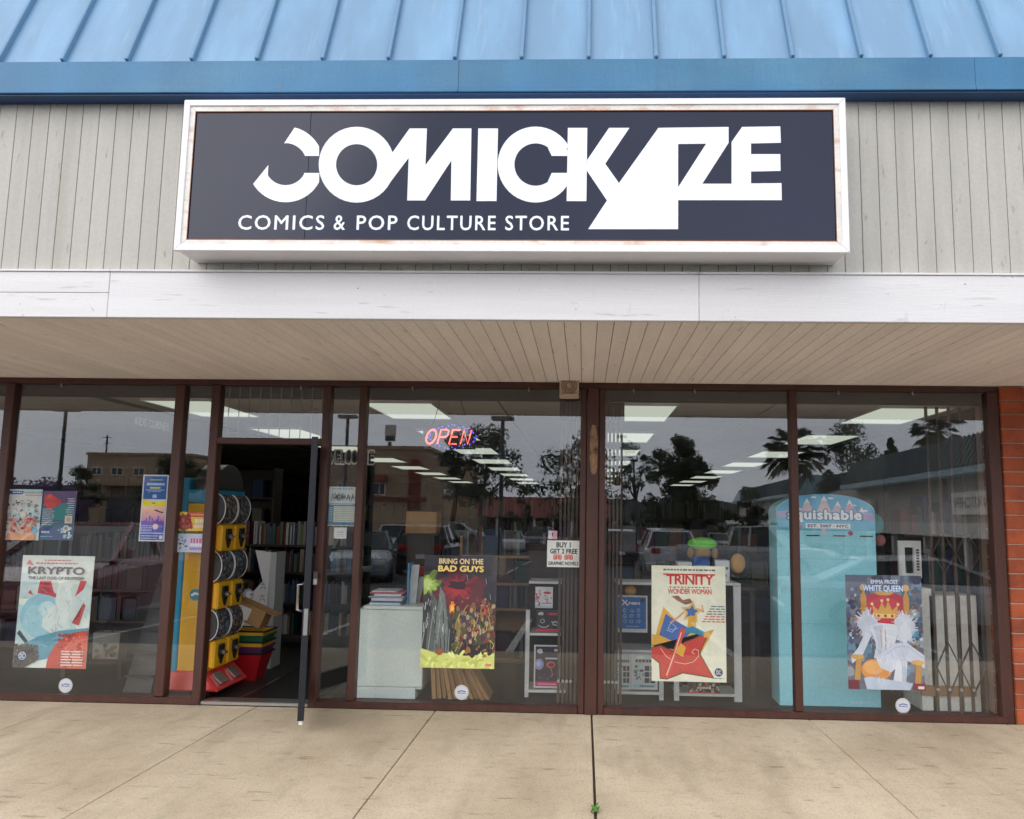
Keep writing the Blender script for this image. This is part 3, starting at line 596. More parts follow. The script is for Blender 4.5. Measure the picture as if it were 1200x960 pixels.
def art_rocky(A):            # pale blue space scene with red cloth and a red planet
    A.rect(0, 0, 1, 1, S(226, 236, 228))
    for i in range(26):
        A.ell(random.uniform(0, 1), random.uniform(0.2, 0.75), random.uniform(0.08, 0.22), None, random.choice([S(196, 218, 218), S(206, 224, 220), S(182, 212, 218), S(214, 226, 214)]), 12, 0, 1.25)
    A.ell(0.33, 0.46, 0.3, None, S(150, 202, 216), 26, 0, 1.06); A.ell(0.28, 0.42, 0.22, None, S(168, 212, 222), 22, 0, 1.1); A.ell(0.4, 0.52, 0.12, None, S(196, 226, 230), 16, 0, 1.2)
    A.poly([(0.25, 0.66), (0.27, 0.77), (0.42, 0.775), (0.47, 0.68), (0.58, 0.625), (0.57, 0.608), (0.43, 0.64)], S(196, 48, 62)); A.poly([(0.3, 0.66), (0.33, 0.76), (0.4, 0.74), (0.44, 0.67)], S(168, 32, 50))
    A.poly([(0.83, 0.78), (0.92, 0.775), (0.88, 0.70), (0.77, 0.635), (0.80, 0.69)], S(206, 70, 76))
    A.poly([(0.52, 0.7), (0.6, 0.74), (0.7, 0.71), (0.74, 0.6), (0.7, 0.45), (0.74, 0.36), (0.5, 0.3), (0.35, 0.36), (0.36, 0.5), (0.5, 0.55)], S(222, 234, 230))   # a white rock spire
    for i in range(9):
        u, v = random.uniform(0.36, 0.7), random.uniform(0.33, 0.66); A.stroke([(u, v), (u + random.uniform(-.05, .06), v - random.uniform(.03, .08)), (u + random.uniform(-.02, .1), v - 0.1)], 0.006, S(146, 176, 186))
    for k in range(60):
        u, v = random.uniform(.03, .97), random.uniform(.18, .74); A.stroke([(u, v), (u + random.uniform(-.05, .09), v + random.uniform(-.04, .04))], random.uniform(.003, .008), random.choice([S(232, 238, 232), S(150, 196, 208), S(190, 214, 214), S(120, 160, 176)]), k % 8 != 0)
    A.poly([(0.06, 0.92), (0.1, 0.96), (0.17, 0.91)], S(226, 120, 110)); A.poly([(0.76, 0.4), (0.9, 0.58), (0.93, 0.56), (0.86, 0.38)], S(202, 88, 88)); A.poly([(0.76, 0.4), (0.9, 0.58), (0.86, 0.46)], S(150, 52, 64))
    A.poly([(0.12, 0.66), (0.15, 0.69), (0.2, 0.64)], S(190, 96, 96))
    A.poly([(0.02, 0.3), (0.05, 0.33), (0.22, 0.2), (0.19, 0.18)], S(64, 88, 102))
    A.poly([(0.1, 0.2), (0.3, 0.27), (0.6, 0.33), (1, 0.36), (1, 0.2), (0.6, 0.1), (0.3, 0.06)], S(104, 164, 184))
    for i in range(16):
        u = random.uniform(0.2, 0.9); v = 0.17 + 0.15 * u + random.uniform(-.05, .04); A.stroke([(u, v), (u + .08, v + .02), (u + .14, v)], 0.008, random.choice([S(66, 118, 142), S(154, 200, 210), S(78, 134, 160)]))
    A.ell(0.98, 0.0, 0.52, 0.335, S(206, 84, 74), 34); A.ell(0.95, 0.1, 0.3, 0.2, S(224, 110, 92), 20, 0, 1.2)
    A.specks(70, 0.55, 0.02, 1, 0.3, 0.008, 0.03, [S(160, 54, 52), S(232, 136, 112), S(186, 66, 60)], 1.5)
    A.ell(0.1, 0.1, 0.28, 0.115, S(86, 84, 82), 22, 0.2, 1.25); A.specks(50, 0, 0.02, 0.34, 0.2, 0.01, 0.04, [S(58, 58, 60), S(120, 116, 110), S(92, 88, 84)])
    A.ell(0.125, 0.105, 0.052, None, S(230, 236, 240), 20); A.ell(0.125, 0.105, 0.044, None, S(30, 100, 176), 20); A.text('DC', 0.095, 0.085, 0.155, 0.125, S(235, 240, 244), 0.03)
    for k in range(6): A.words(0.66, 0.96, 0.025 + 0.024 * k, 0.011, S(240, 226, 218), 0.1, 0.2)
    A.words(0.32, 0.68, 0.955, 0.008, S(206, 110, 104), 0.02, 0.05); A.words(0.2, 0.78, 0.926, 0.012, S(206, 96, 92), 0.02, 0.05)
    A.text('KRYPTO', 0.1, 0.83, 0.89, 0.9, S(46, 42, 44), 0.035, 1.0); A.text('THE LAST DOG OF KRYPTON', 0.11, 0.785, 0.88, 0.812, S(56, 50, 52), 0.025)
sheet('poster', 'tall pale blue poster with red planet titled KRYPTO in the leftmost window', 'poster', (25.2, 651.3), (110, 651.3), (101.7, 783), (16.8, 783), art_rocky)

def art_comic(A):
    A.rect(0, 0, 1, 1, S(206, 222, 226)); A.rect(0, 0.9, 0.42, 0.97, S(40, 84, 150)); A.rect(0.42, 0.92, 1, 0.97, S(84, 168, 150)); A.words(0.46, 0.97, 0.94, 0.02, S(220, 236, 230)); A.words(0.12, 0.4, 0.925, 0.025, S(224, 232, 240))
    A.rect(0.5, 0.87, 1, 0.9, S(220, 150, 150)); A.rect(0.08, 0.6, 0.92, 0.86, S(218, 216, 206))
    A.specks(24, 0.25, 0.66, 0.75, 0.78, 0.012, 0.03, [BK, S(70, 66, 66)])
    A.specks(90, 0.02, 0.3, 0.98, 0.72, 0.025, 0.075, [S(196, 204, 206), S(104, 136, 150), S(226, 222, 214), S(60, 78, 104), S(120, 160, 152), S(170, 180, 186)])
    A.specks(70, 0.12, 0.1, 0.88, 0.42, 0.025, 0.08, [S(226, 110, 84), S(236, 150, 116), S(206, 76, 62), S(240, 196, 168)])
    A.specks(30, 0.05, 0.12, 0.95, 0.5, 0.012, 0.035, [BK, S(46, 50, 66), S(240, 240, 236)])
    A.ell(0.5, 0.5, 0.1, None, S(232, 226, 206), 16); A.ell(0.3, 0.06, 0.26, 0.09, S(232, 164, 118), 18, 0, 1.15); A.ell(0.7, 0.06, 0.24, 0.1, S(236, 176, 132), 18, 0, 1.15); A.ell(0.88, 0.2, 0.1, None, S(96, 178, 206), 14, 0, 1.3)
sheet('poster', 'small crowded white and orange comic poster at the upper far left of the window', 'poster', (9.5, 573.5), (49, 573.5), (46, 633), (5.5, 633), art_comic)
def art_teal(A):
    A.rect(0, 0, 1, 1, S(40, 92, 122)); A.rect(0.35, 0.4, 0.8, 0.75, S(24, 128, 126)); A.rect(0, 0.75, 1, 1, S(86, 64, 110)); A.rect(0, 0, 1, 0.24, S(58, 84, 134))
    A.ell(0.24, 0.8, 0.26, None, S(206, 52, 42), 22, 0, 1.45); A.ell(0.45, 0.77, 0.14, None, S(196, 40, 40), 14, 0, 1.4); A.ell(0.2, 0.88, 0.1, None, S(226, 84, 62), 14, 0, 1.5)
    for k in range(9): A.words(0.03, random.uniform(0.3, 0.42), 0.3 + 0.04 * k, 0.014, S(190, 206, 206), 0.1, 0.3)
    for k in range(8): A.words(0.72 + random.uniform(0, .1), 0.97, 0.52 + 0.045 * k, 0.016, S(190, 206, 206), 0.1, 0.3)
    A.rect(0.72, 0.34, 0.94, 0.5, S(206, 200, 186)); A.rect(0.78, 0.38, 0.88, 0.46, S(190, 166, 120))
    A.words(0.05, 0.3, 0.14, 0.04, S(214, 222, 232)); A.words(0.04, 0.4, 0.06, 0.02, S(120, 190, 206))
    A.specks(16, 0.55, 0.05, 0.95, 0.25, 0.03, 0.08, [S(220, 226, 226), S(160, 190, 200), S(90, 130, 150)]); A.ell(0.78, 0.24, 0.09, None, S(224, 228, 222), 14); A.ell(0.78, 0.24, 0.06, None, S(150, 156, 140), 12)
sheet('poster', 'dark teal poster with a red splash and rows of small print', 'poster', (50, 575), (89, 576), (86, 633), (47, 633), art_teal, Y=0.034)
def art_city(A):
    A.rect(0, 0, 1, 1, S(214, 220, 230)); A.rect(0.05, 0.63, 0.95, 0.98, S(26, 92, 172)); A.words(0.28, 0.78, 0.915, 0.016, S(190, 208, 90)); A.words(0.16, 0.86, 0.84, 0.035, S(190, 222, 244), 0.03, 0.05, 0.012)
    A.rect(0.3, 0.79, 0.7, 0.815, S(206, 214, 90)); A.words(0.14, 0.86, 0.765, 0.01, S(206, 220, 240)); A.words(0.22, 0.74, 0.745, 0.008, S(206, 220, 240)); A.rect(0.42, 0.65, 0.58, 0.7, S(180, 206, 236))
    A.poly([(0.05, 0.52), (0.95, 0.52), (0.95, 0.62), (0.7, 0.6), (0.35, 0.6), (0.05, 0.64)], S(246, 226, 30)); A.rect(0.42, 0.565, 0.54, 0.58, S(90, 90, 40))
    for i in range(10):
        k = i / 9; A.rect(0.05, 0.5 - (i + 1) * 0.028, 0.95, 0.5 - i * 0.028, tuple(S(250, 196, 170)[j] * (1 - k) + S(176, 120, 200)[j] * k for j in range(3)))
    sk = [(0.05, 0.22)]; u = 0.05
    while u < 0.93:
        w_ = random.uniform(0.03, 0.09); h_ = random.choice([0.29, 0.31, 0.33, 0.3, 0.38, 0.35]); sk += [(u, h_), (min(u + w_, 0.95), h_)]; u += w_
    A.poly(sk + [(0.95, 0.22)], S(120, 84, 186)); A.rect(0.05, 0.13, 0.95, 0.25, S(70, 84, 190))
    A.poly([(0.5, 0.47), (0.62, 0.45), (0.86, 0.42), (0.9, 0.44), (0.72, 0.455), (0.62, 0.475)], S(40, 34, 44)); A.ell(0.62, 0.22, 0.11, None, S(240, 206, 190), 16)
    for k in range(4): A.words(0.06, 0.5, 0.15 + 0.025 * k, 0.012, S(226, 226, 244))
    A.rect(0.05, 0.02, 0.95, 0.115, S(64, 92, 170)); A.words(0.08, 0.76, 0.075, 0.012, S(226, 226, 240)); A.words(0.08, 0.7, 0.04, 0.012, S(226, 226, 240)); A.rect(0.8, 0.035, 0.93, 0.09, S(214, 218, 230))
sheet('poster', 'narrow blue, yellow and purple skyline poster beside the left door mullion', 'poster', (168.5, 556), (198.3, 557), (192, 635), (162, 634), art_city)
def art_sale(A):
    A.rect(0, 0, 1, 1, S(240, 206, 70)); A.rect(0.3, 0.74, 1, 1, S(210, 84, 54)); A.words(0.4, 0.95, 0.82, 0.1, S(240, 170, 130)); A.ell(0.22, 0.45, 0.3, 0.5, S(120, 28, 34), 18, 0, 1.2)
    A.specks(40, 0.0, 0.1, 0.5, 0.9, 0.03, 0.09, [S(196, 44, 50), S(150, 30, 40), S(90, 20, 26), S(214, 90, 70)]); A.words(0.62, 0.96, 0.42, 0.22, S(250, 240, 226), 0.06, 0.07, 0.02); A.words(0.62, 0.96, 0.16, 0.2, S(250, 226, 206), 0.06, 0.07, 0.02)
sheet('window_flyer', 'small yellow and red flyer in the narrow sidelight left of the door', 'flyer', (210, 600), (241.5, 600.5), (240, 622.5), (208, 622), art_sale)
def art_solo(A):
    A.rect(0, 0, 1, 1, S(190, 214, 228)); A.rect(0.45, 0.05, 1, 0.95, S(206, 206, 232)); A.rect(0.5, 0.1, 0.97, 0.35, S(190, 170, 220)); A.words(0.52, 0.95, 0.5, 0.25, S(214, 110, 150), 0.07, 0.09, 0.03); A.words(0.52, 0.95, 0.3, 0.17, S(240, 236, 246), 0.06, 0.08, 0.02); A.words(0.52, 0.95, 0.16, 0.05, S(110, 110, 170)); A.specks(22, 0.06, 0.15, 0.4, 0.8, 0.02, 0.06, [S(206, 96, 160), S(120, 140, 206), S(70, 70, 120), S(230, 230, 240)])
sheet('window_flyer', 'pale blue and lilac flyer right under the yellow and red one', 'flyer', (207.5, 625), (239.5, 626), (237, 647.5), (205.5, 647), art_solo)
def art_hours(A):
    A.rect(0, 0, 1, 1, S(206, 220, 222)); A.rect(0, 0.02, 1, 0.57, S(58, 124, 160)); A.rect(0.2, 0.1, 0.98, 0.5, S(214, 220, 208)); A.words(0.05, 0.95, 0.53, 0.025, S(206, 222, 230)); A.words(0.1, 0.9, 0.93, 0.03, S(120, 170, 200))
    for i in range(26): u = random.uniform(0.08, 0.85); A.stroke([(u, random.uniform(.62, .7)), (u + .04, random.uniform(.72, .84)), (u + .1, random.uniform(.62, .75))], 0.014, S(52, 58, 66))
    for k in range(8): A.words(0.24, 0.95, 0.13 + 0.046 * k, 0.02, S(160, 176, 176), 0.06, 0.15); A.rect(0.03, 0.13 + 0.046 * k, 0.17, 0.15 + 0.046 * k, S(150, 196, 214))
sheet('opening_hours_sign', 'white and blue opening hours notice in the sidelight right of the open door', 'sign', (386, 570), (418, 571), (415.5, 617), (384, 616), art_hours)
def art_note(A): A.rect(0, 0, 1, 1, S(226, 228, 226)); A.words(0.3, 0.75, 0.55, 0.06, S(70, 74, 80)); A.words(0.25, 0.8, 0.35, 0.04, S(140, 146, 150)); A.words(0.2, 0.85, 0.2, 0.04, S(150, 156, 160))
sheet('paper_note', 'small white paper note just below the blue opening hours notice', 'note', (391.5, 618), (406.5, 618.5), (405.5, 631.5), (390.7, 631), art_note)

def art_villain(A):          # dark scene, red burst, pale green ground; plain rock spires and coloured boulders
    A.rect(0, 0, 1, 1, S(58, 54, 66)); A.specks(60, 0, 0.3, 1, 0.85, 0.05, 0.16, [S(50, 46, 58), S(70, 62, 72), S(46, 44, 52)], 1.4)
    for r, c in ((0.42, S(104, 34, 48)), (0.34, S(140, 32, 48)), (0.25, S(176, 36, 52)), (0.15, S(196, 46, 62))): A.ell(0.47, 0.7, r, r * A.asp * 0.8, c, 34, 0, 1.75)
    A.ell(0.47, 0.73, 0.16, 0.05, S(54, 20, 34), 20, 0, 1.4)
    A.poly([(0.3, 0.56), (0.75, 0.64), (1, 0.56), (1, 0.5), (0.4, 0.42)], S(120, 40, 54))
    for r, c in ((0.22, S(126, 150, 60)), (0.16, S(176, 206, 90)), (0.1, S(216, 236, 140))): A.ell(0.06, 0.74, r, None, c, 26, 0, 1.6)
    for x, h_, w_, c in ((-0.05, .55, .22, S(58, 62, 64)), (0.26, .56, .16, S(78, 84, 82)), (0.05, .66, .2, S(104, 110, 106)), (0.16, .72, .2, S(134, 140, 136)), (0.33, .42, .09, S(60, 64, 62))):
        A.poly([(x, 0.06), (x + .02, h_ * .5), (x + w_ * .35, h_), (x + w_ * .7, h_ * .9), (x + w_, h_ * .45), (x + w_ * 1.1, 0.07)], c); A.stroke([(x + .03, .1), (x + w_ * .5, h_ * .8)], 0.012, S(168, 174, 168)); A.stroke([(x + w_ * .8, .1), (x + w_ * .6, h_ * .7)], 0.01, S(44, 48, 50))
    A.ell(0.74, 0.3, 0.3, 0.22, S(70, 62, 52), 30, 0, 1.3)
    A.specks(150, 0.44, 0.14, 0.99, 0.5, 0.025, 0.075, [S(112, 110, 66), S(120, 66, 74), S(140, 104, 60), S(84, 90, 60), S(150, 130, 84), S(90, 50, 66), S(66, 60, 50), S(172, 150, 96)], 1.6)
    A.specks(40, 0.44, 0.36, 0.98, 0.62, 0.015, 0.045, [S(150, 120, 80), S(180, 90, 70), S(196, 176, 120), S(110, 60, 70)], 1.6)
    A.specks(60, 0.42, 0.12, 1, 0.5, 0.008, 0.025, [BK, S(210, 196, 150), S(40, 36, 40)], 1.6)
    for k in range(26):
        u, v = 0.48 + 0.5 * ((k * 0.381) % 1), 0.46 - 0.013 * k; c = random.choice([S(96, 100, 56), S(130, 60, 70), S(150, 106, 56), S(74, 84, 56), S(92, 60, 84), S(160, 136, 84), S(70, 84, 96), S(120, 84, 50)]); d_ = tuple(q * .5 for q in c)
        A.poly([(u - .055, v), (u - .03, v + .045), (u + .03, v + .045), (u + .055, v), (u + .03, v - .03), (u + .045, v - .13), (u + .012, v - .13), (u, v - .05), (u - .012, v - .13), (u - .045, v - .13), (u - .03, v - .03)], c); A.ell(u, v + .065, .026, .023, random.choice([S(206, 160, 120), S(150, 130, 100), S(180, 170, 150), c]), 10)
        A.stroke([(u - .05, v), (u - .07, v - .05)], .014, c); A.stroke([(u + .05, v), (u + .075, v + .04)], .014, c); A.stroke([(u - .02, v + .03), (u - .03, v - .1)], .008, d_); A.stroke([(u + .02, v), (u + .03, v - .12)], .008, d_)
    A.ell(0.41, 0.54, 0.055, 0.07, S(236, 130, 40), 16, 0, 1.6); A.ell(0.41, 0.53, 0.03, 0.04, S(246, 196, 90), 12, 0, 1.4); A.ell(0.87, 0.5, 0.04, 0.035, S(206, 70, 50), 12, 0, 1.5)
    A.poly([(0.5, 0.1), (0.56, 0.22), (0.75, 0.2), (0.97, 0.24), (0.97, 0.1)], S(44, 44, 46)); 
    A.poly([(0, 0), (1, 0), (1, 0.14), (0.8, 0.12), (0.6, 0.11), (0.35, 0.13), (0.15, 0.14), (0, 0.17)], S(206, 214, 120)); A.specks(40, 0, 0.0, 1, 0.13, 0.03, 0.09, [S(226, 232, 150), S(186, 196, 100), S(216, 222, 132)], 1.3, 0.35)
    A.specks(14, 0.5, 0.1, 0.95, 0.2, 0.02, 0.05, [S(150, 104, 50), S(70, 50, 40), S(170, 120, 60)], 1.5); A.ell(0.25, 0.14, 0.05, 0.03, S(160, 90, 50), 10)
    for k in range(70):
        u, v = random.uniform(.44, .98), random.uniform(.14, .5); A.stroke([(u, v), (u + random.uniform(-.04, .04), v + random.uniform(.02, .07)), (u + random.uniform(-.05, .05), v + .08)], random.uniform(.005, .012), random.choice([S(40, 34, 34), S(176, 150, 90), S(96, 96, 60), S(150, 60, 60), S(206, 190, 140), S(60, 70, 60)]), k % 8 != 0)
    for k in range(40):
        u, v = random.uniform(.02, .38), random.uniform(.12, .6); A.stroke([(u, v), (u + random.uniform(-.02, .02), v + random.uniform(.03, .09))], random.uniform(.004, .01), random.choice([S(44, 48, 50), S(170, 176, 170), S(90, 96, 94), S(206, 210, 200)]), k % 8 != 0)
    A.rect(0.88, 0.022, 0.96, 0.045, S(216, 130, 110))
    for p in ((0.6, .83), (0.86, .8), (0.92, .66)): A.stroke([p, (p[0] + .01, p[1] - .05)], 0.006, S(170, 160, 160))
    A.text('BRING ON THE', 0.21, 0.925, 0.82, 0.975, S(232, 206, 150), 0.03); A.text('BAD GUYS', 0.2, 0.855, 0.83, 0.912, S(240, 210, 120), 0.045)
sheet('poster', 'dark poster with a red burst and green ground titled BRING ON THE BAD GUYS', 'poster', (497, 651), (582, 651.5), (580, 783), (494, 782), art_villain)

def art_star(A):             # cream poster, big red star with gold edges and ribbons
    A.rect(0, 0, 1, 1, S(236, 236, 214)); A.words(0.16, 0.86, 0.957, 0.014, S(80, 96, 110), 0.02, 0.06, 0.012)
    A.text('TRINITY', 0.2, 0.835, 0.84, 0.925, S(208, 50, 50), 0.03, 0.93); A.rect(0.16, 0.918, 0.86, 0.93, S(208, 50, 50)); A.words(0.24, 0.8, 0.808, 0.008, S(60, 56, 60), 0.02, 0.04, 0.02)
    A.text('WONDER WOMAN', 0.22, 0.752, 0.81, 0.8, S(212, 66, 60), 0.03, 0.95)
    A.poly([(0.16, 0.64), (0.04, 0.36), (0.3, 0.27), (0.6, 0.40), (0.32, 0.53)], S(226, 172, 60)); A.poly([(0.19, 0.58), (0.1, 0.39), (0.32, 0.3), (0.56, 0.44), (0.32, 0.52)], S(62, 106, 178))
    A.poly([(0.01, 0.40), (0.0, 0.30), (0.3, 0.26), (0.45, 0.34), (0.84, 0.45), (0.66, 0.24), (0.64, 0.3), (0.3, 0.34), (0.12, 0.39)], S(222, 168, 50))
    A.poly([(0, 0.29), (0.12, 0.31), (0.3, 0.26), (0.45, 0.345), (0.78, 0.425), (0.65, 0.245), (0.84, 0.03), (0.42, 0.07), (0.21, 0.015), (0.11, 0.02), (0.1, 0.15), (0, 0.2)], S(88, 62, 40)); A.poly([(0, 0.28), (0.12, 0.3), (0.3, 0.25), (0.45, 0.335), (0.76, 0.415), (0.635, 0.245), (0.82, 0.04), (0.42, 0.08), (0.21, 0.025), (0.12, 0.03), (0.115, 0.155), (0, 0.21)], S(206, 62, 54))
    A.stroke([(0.12, 0.28), (0.2, 0.21), (0.32, 0.165), (0.45, 0.15), (0.56, 0.17), (0.63, 0.22), (0.63, 0.27), (0.57, 0.28), (0.54, 0.25), (0.58, 0.235)], 0.008, S(236, 206, 180))
    A.stroke([(0.2, 0.44), (0.28, 0.42), (0.33, 0.47), (0.26, 0.5), (0.22, 0.45), (0.3, 0.44), (0.36, 0.46)], 0.006, S(206, 216, 230))
    # plain ribbons where the figure is
    A.poly([(0.27, 0.73), (0.36, 0.69), (0.46, 0.66), (0.56, 0.68), (0.52, 0.715), (0.42, 0.70), (0.36, 0.74)], S(140, 90, 70)); A.stroke([(0.3, .725), (.4, .69), (.5, .69)], 0.008, S(176, 126, 96))
    A.ell(0.54, 0.6, 0.16, 0.1, S(230, 186, 110), 10, 0.2, 0.5); A.ell(0.54, 0.6, 0.1, 0.062, S(70, 110, 170), 10, 0.2, 0.5); A.poly([(0.5, 0.56), (0.6, 0.57), (0.6, 0.47), (0.48, 0.47)], S(222, 170, 60))
    A.stroke([(0.44, 0.6), (0.36, 0.55), (0.25, 0.5)], 0.022, S(226, 160, 120)); A.stroke([(0.62, 0.62), (0.7, 0.6), (0.68, 0.66)], 0.02, S(230, 178, 128))
    A.poly([(0.45, 0.46), (0.56, 0.475), (0.74, 0.42), (0.7, 0.39), (0.52, 0.42), (0.44, 0.41)], S(44, 140, 176)); A.poly([(0.4, 0.47), (0.46, 0.44), (0.38, 0.3), (0.22, 0.02), (0.19, 0.03), (0.3, 0.28)], S(216, 74, 66)); A.stroke([(0.4, 0.42), (0.32, 0.26), (0.2, 0.05)], 0.014, S(240, 214, 196))
    A.poly([(0.4, 0.33), (0.46, 0.29), (0.42, 0.21), (0.3, 0.25)], S(232, 178, 56)); A.poly([(0.7, 0.42), (0.78, 0.44), (0.76, 0.38), (0.7, 0.38)], S(222, 168, 50))
    for k in range(7): A.words(0.8 - 0.02 * k, 0.985, 0.645 - 0.022 * k, 0.009, S(90, 110, 140) if k < 4 else S(212, 90, 80), 0.04, 0.09)
    A.ell(0.895, 0.085, 0.055, None, S(36, 66, 120), 20); A.text('DC', 0.865, 0.066, 0.925, 0.104, S(226, 230, 220), 0.03); A.words(0.84, 0.96, 0.03, 0.006, S(80, 90, 110))
sheet('poster', 'cream poster with a big red star titled TRINITY, in the window right of the column', 'poster', (765, 662), (851.5, 664.5), (850, 800.5), (762, 797.5), art_star)

def art_throne(A):           # empty red throne draped in white cloth
    A.rect(0, 0, 1, 1, S(104, 112, 132)); A.specks(120, 0, 0.15, 1, 0.98, 0.03, 0.1, [S(84, 94, 118), S(130, 140, 156), S(150, 160, 170), S(70, 76, 96), S(110, 150, 176)], 1.5)
    A.specks(50, 0.02, 0.4, 0.24, 0.82, 0.015, 0.05, [S(190, 140, 110), S(70, 60, 80), S(150, 100, 110), S(206, 206, 210), S(60, 80, 120)], 1.6); A.specks(60, 0.78, 0.35, 1, 0.9, 0.015, 0.06, [S(90, 160, 196), S(206, 216, 226), S(110, 80, 70), S(60, 90, 130), S(140, 110, 80)], 1.6)
    A.poly([(0.2, 0.5), (0.22, 0.78), (0.3, 0.83), (0.48, 0.86), (0.68, 0.84), (0.76, 0.8), (0.78, 0.5)], S(186, 34, 58)); A.poly([(0.27, 0.5), (0.28, 0.76), (0.48, 0.82), (0.7, 0.77), (0.7, 0.5)], S(206, 48, 70))
    for x in (0.2, 0.76): A.poly([(x, 0.45), (x - .01, .8), (x + .03, .88), (x + .07, .8), (x + .06, .45)], S(206, 152, 66)); A.ell(x + .03, .89, .045, None, S(226, 180, 90), 12)
    A.ell(0.5, 0.845, 0.14, 0.025, S(220, 170, 76), 16, 0, 1.2)
    for sx, ux_, uy_ in ((-1, 0.27, 0.57), (1, 0.76, 0.56)):
        A.ell(ux_, uy_, 0.14, 0.12, S(196, 206, 224), 26, 0.2, 1.3)
        for k in range(46):
            a_ = random.uniform(0, 2 * math.pi); r0, r1 = random.uniform(.02, .1), random.uniform(.12, .19); A.stroke([(ux_ + r0 * math.cos(a_), uy_ + r0 * .8 * math.sin(a_)), (ux_ + r1 * math.cos(a_ + .2), uy_ + r1 * .8 * math.sin(a_ + .2))], random.uniform(.006, .014), random.choice([S(228, 232, 242), S(214, 220, 234), S(186, 196, 218), S(240, 242, 248)]), k % 8 != 0)
    A.ell(0.27, 0.56, 0.15, 0.12, S(206, 214, 228), 30, 0.3, 1.4); A.ell(0.75, 0.56, 0.15, 0.15, S(214, 220, 234), 30, -0.3, 1.4); A.ell(0.76, 0.5, 0.1, 0.1, S(226, 230, 240), 22, 0, 1.3)
    A.poly([(0.37, 0.62), (0.34, 0.74), (0.42, 0.69), (0.47, 0.77), (0.51, 0.7), (0.55, 0.78), (0.6, 0.69), (0.68, 0.74), (0.65, 0.62)], S(222, 170, 76)); A.poly([(0.39, 0.625), (0.38, 0.66), (0.64, 0.66), (0.63, 0.625)], S(240, 206, 130))
    for u, v in ((0.34, .745), (0.47, .775), (0.55, .785), (0.68, .745)): A.ell(u, v, 0.02, None, S(246, 220, 150), 10)
    for u in (.42, .51, .6): A.ell(u, .642, .018, None, S(150, 40, 60), 10)
    A.poly([(0.3, 0.55), (0.42, 0.58), (0.62, 0.57), (0.68, 0.52), (0.6, 0.36), (0.63, 0.28), (0.34, 0.27), (0.38, 0.38)], S(226, 230, 238)); A.poly([(0.34, 0.55), (0.4, 0.4), (0.38, 0.29), (0.45, 0.29), (0.47, 0.56)], S(202, 210, 226))
    A.poly([(0.24, 0.5), (0.32, 0.47), (0.2, 0.3), (0.06, 0.22), (0.04, 0.28), (0.14, 0.36)], S(216, 222, 234)); A.ell(0.37, 0.17, 0.2, 0.095, S(226, 150, 70), 22); A.ell(0.33, 0.19, 0.13, 0.06, S(238, 176, 96), 18)
    A.poly([(0.36, 0.28), (0.6, 0.4), (0.76, 0.42), (1, 0.3), (1, 0.19), (0.75, 0.26), (0.56, 0.15), (0.42, 0.19)], S(218, 224, 238)); A.poly([(0.66, 0.28), (0.78, 0.28), (0.74, 0.0), (0.56, 0.0), (0.62, 0.2)], S(228, 232, 242)); A.poly([(0.7, 0.27), (0.77, 0.27), (0.74, 0.02), (0.7, 0.02)], S(190, 200, 222))
    A.poly([(0.2, 0.1), (0.3, 0.11), (0.6, 0.08), (0.84, 0.06), (0.8, 0.0), (0.24, 0.0)], S(196, 208, 226)); A.stroke([(0.48, 0.29), (0.62, 0.37), (0.78, 0.38), (1, 0.27)], 0.008, S(180, 190, 214)); A.stroke([(0.44, .52), (.45, .36)], 0.01, S(214, 170, 90)); A.stroke([(0.5, .52), (.5, .34)], 0.008, S(190, 110, 80))
    for k in range(40):
        u, v = random.uniform(.32, .8), random.uniform(.04, .52); A.stroke([(u, v), (u + random.uniform(-.03, .06), v - random.uniform(.03, .09))], random.uniform(.004, .009), random.choice([S(196, 206, 226), S(240, 242, 248), S(176, 188, 214), S(234, 232, 236)]), k % 8 != 0)
    for x, y0, y1 in ((0.08, 0.08, 0.28), (0.86, 0.05, 0.24)): A.poly([(x, y0), (x + .03, y1), (x + .1, y1), (x + .08, y0)], S(200, 146, 66)); A.ell(x + .05, y1, .09, .022, S(224, 178, 96), 14)
    A.rect(0, 0, 0.14, 0.08, S(110, 30, 50)); A.rect(0.84, 0, 1, 0.06, S(130, 36, 52)); A.rect(0.9, 0.012, 0.98, 0.035, S(230, 210, 210))
    A.text('EMMA FROST', 0.33, 0.925, 0.69, 0.962, S(216, 226, 244), 0.04); A.text('WHITE QUEEN', 0.215, 0.843, 0.755, 0.917, S(84, 130, 196), 0.075); A.text('WHITE QUEEN', 0.22, 0.848, 0.75, 0.912, S(222, 234, 248), 0.02)
sheet('poster', 'poster of a red throne draped in white titled WHITE QUEEN', 'poster', (990.5, 673), (1080, 675.5), (1083.5, 808.7), (993.7, 807.5), art_throne)

def art_buy(A):
    A.rect(0, 0, 1, 1, S(240, 242, 236)); A.text('BUY 1', 0.28, 0.73, 0.72, 0.94, BK, 0.04); A.text('GET 2 FREE', 0.09, 0.5, 0.93, 0.69, S(40, 56, 50), 0.04); [A.stroke(q, 0.035, S(232, 120, 100)) for k in range(7) if k != 3 for q in ([(0.21 + k * .085, .28), (0.21 + k * .085, .455), (0.265 + k * .085, .455)], [(0.265 + k * .085, .44), (0.265 + k * .085, .295), (0.21 + k * .085, .295)][:3 - k % 2], [(0.215 + k * .085, .37), (0.26 + k * .085, .37)])]; A.text('GRAPHIC NOVELS', 0.04, 0.07, 0.96, 0.21, S(60, 62, 60), 0.03)
sheet('sale_sign', 'white card reading BUY 1 GET 2 FREE taped beside the brown column', 'sign', (641, 633.5), (679.6, 633.5), (679.2, 665), (641.2, 664.5), art_buy, Y=0.028)
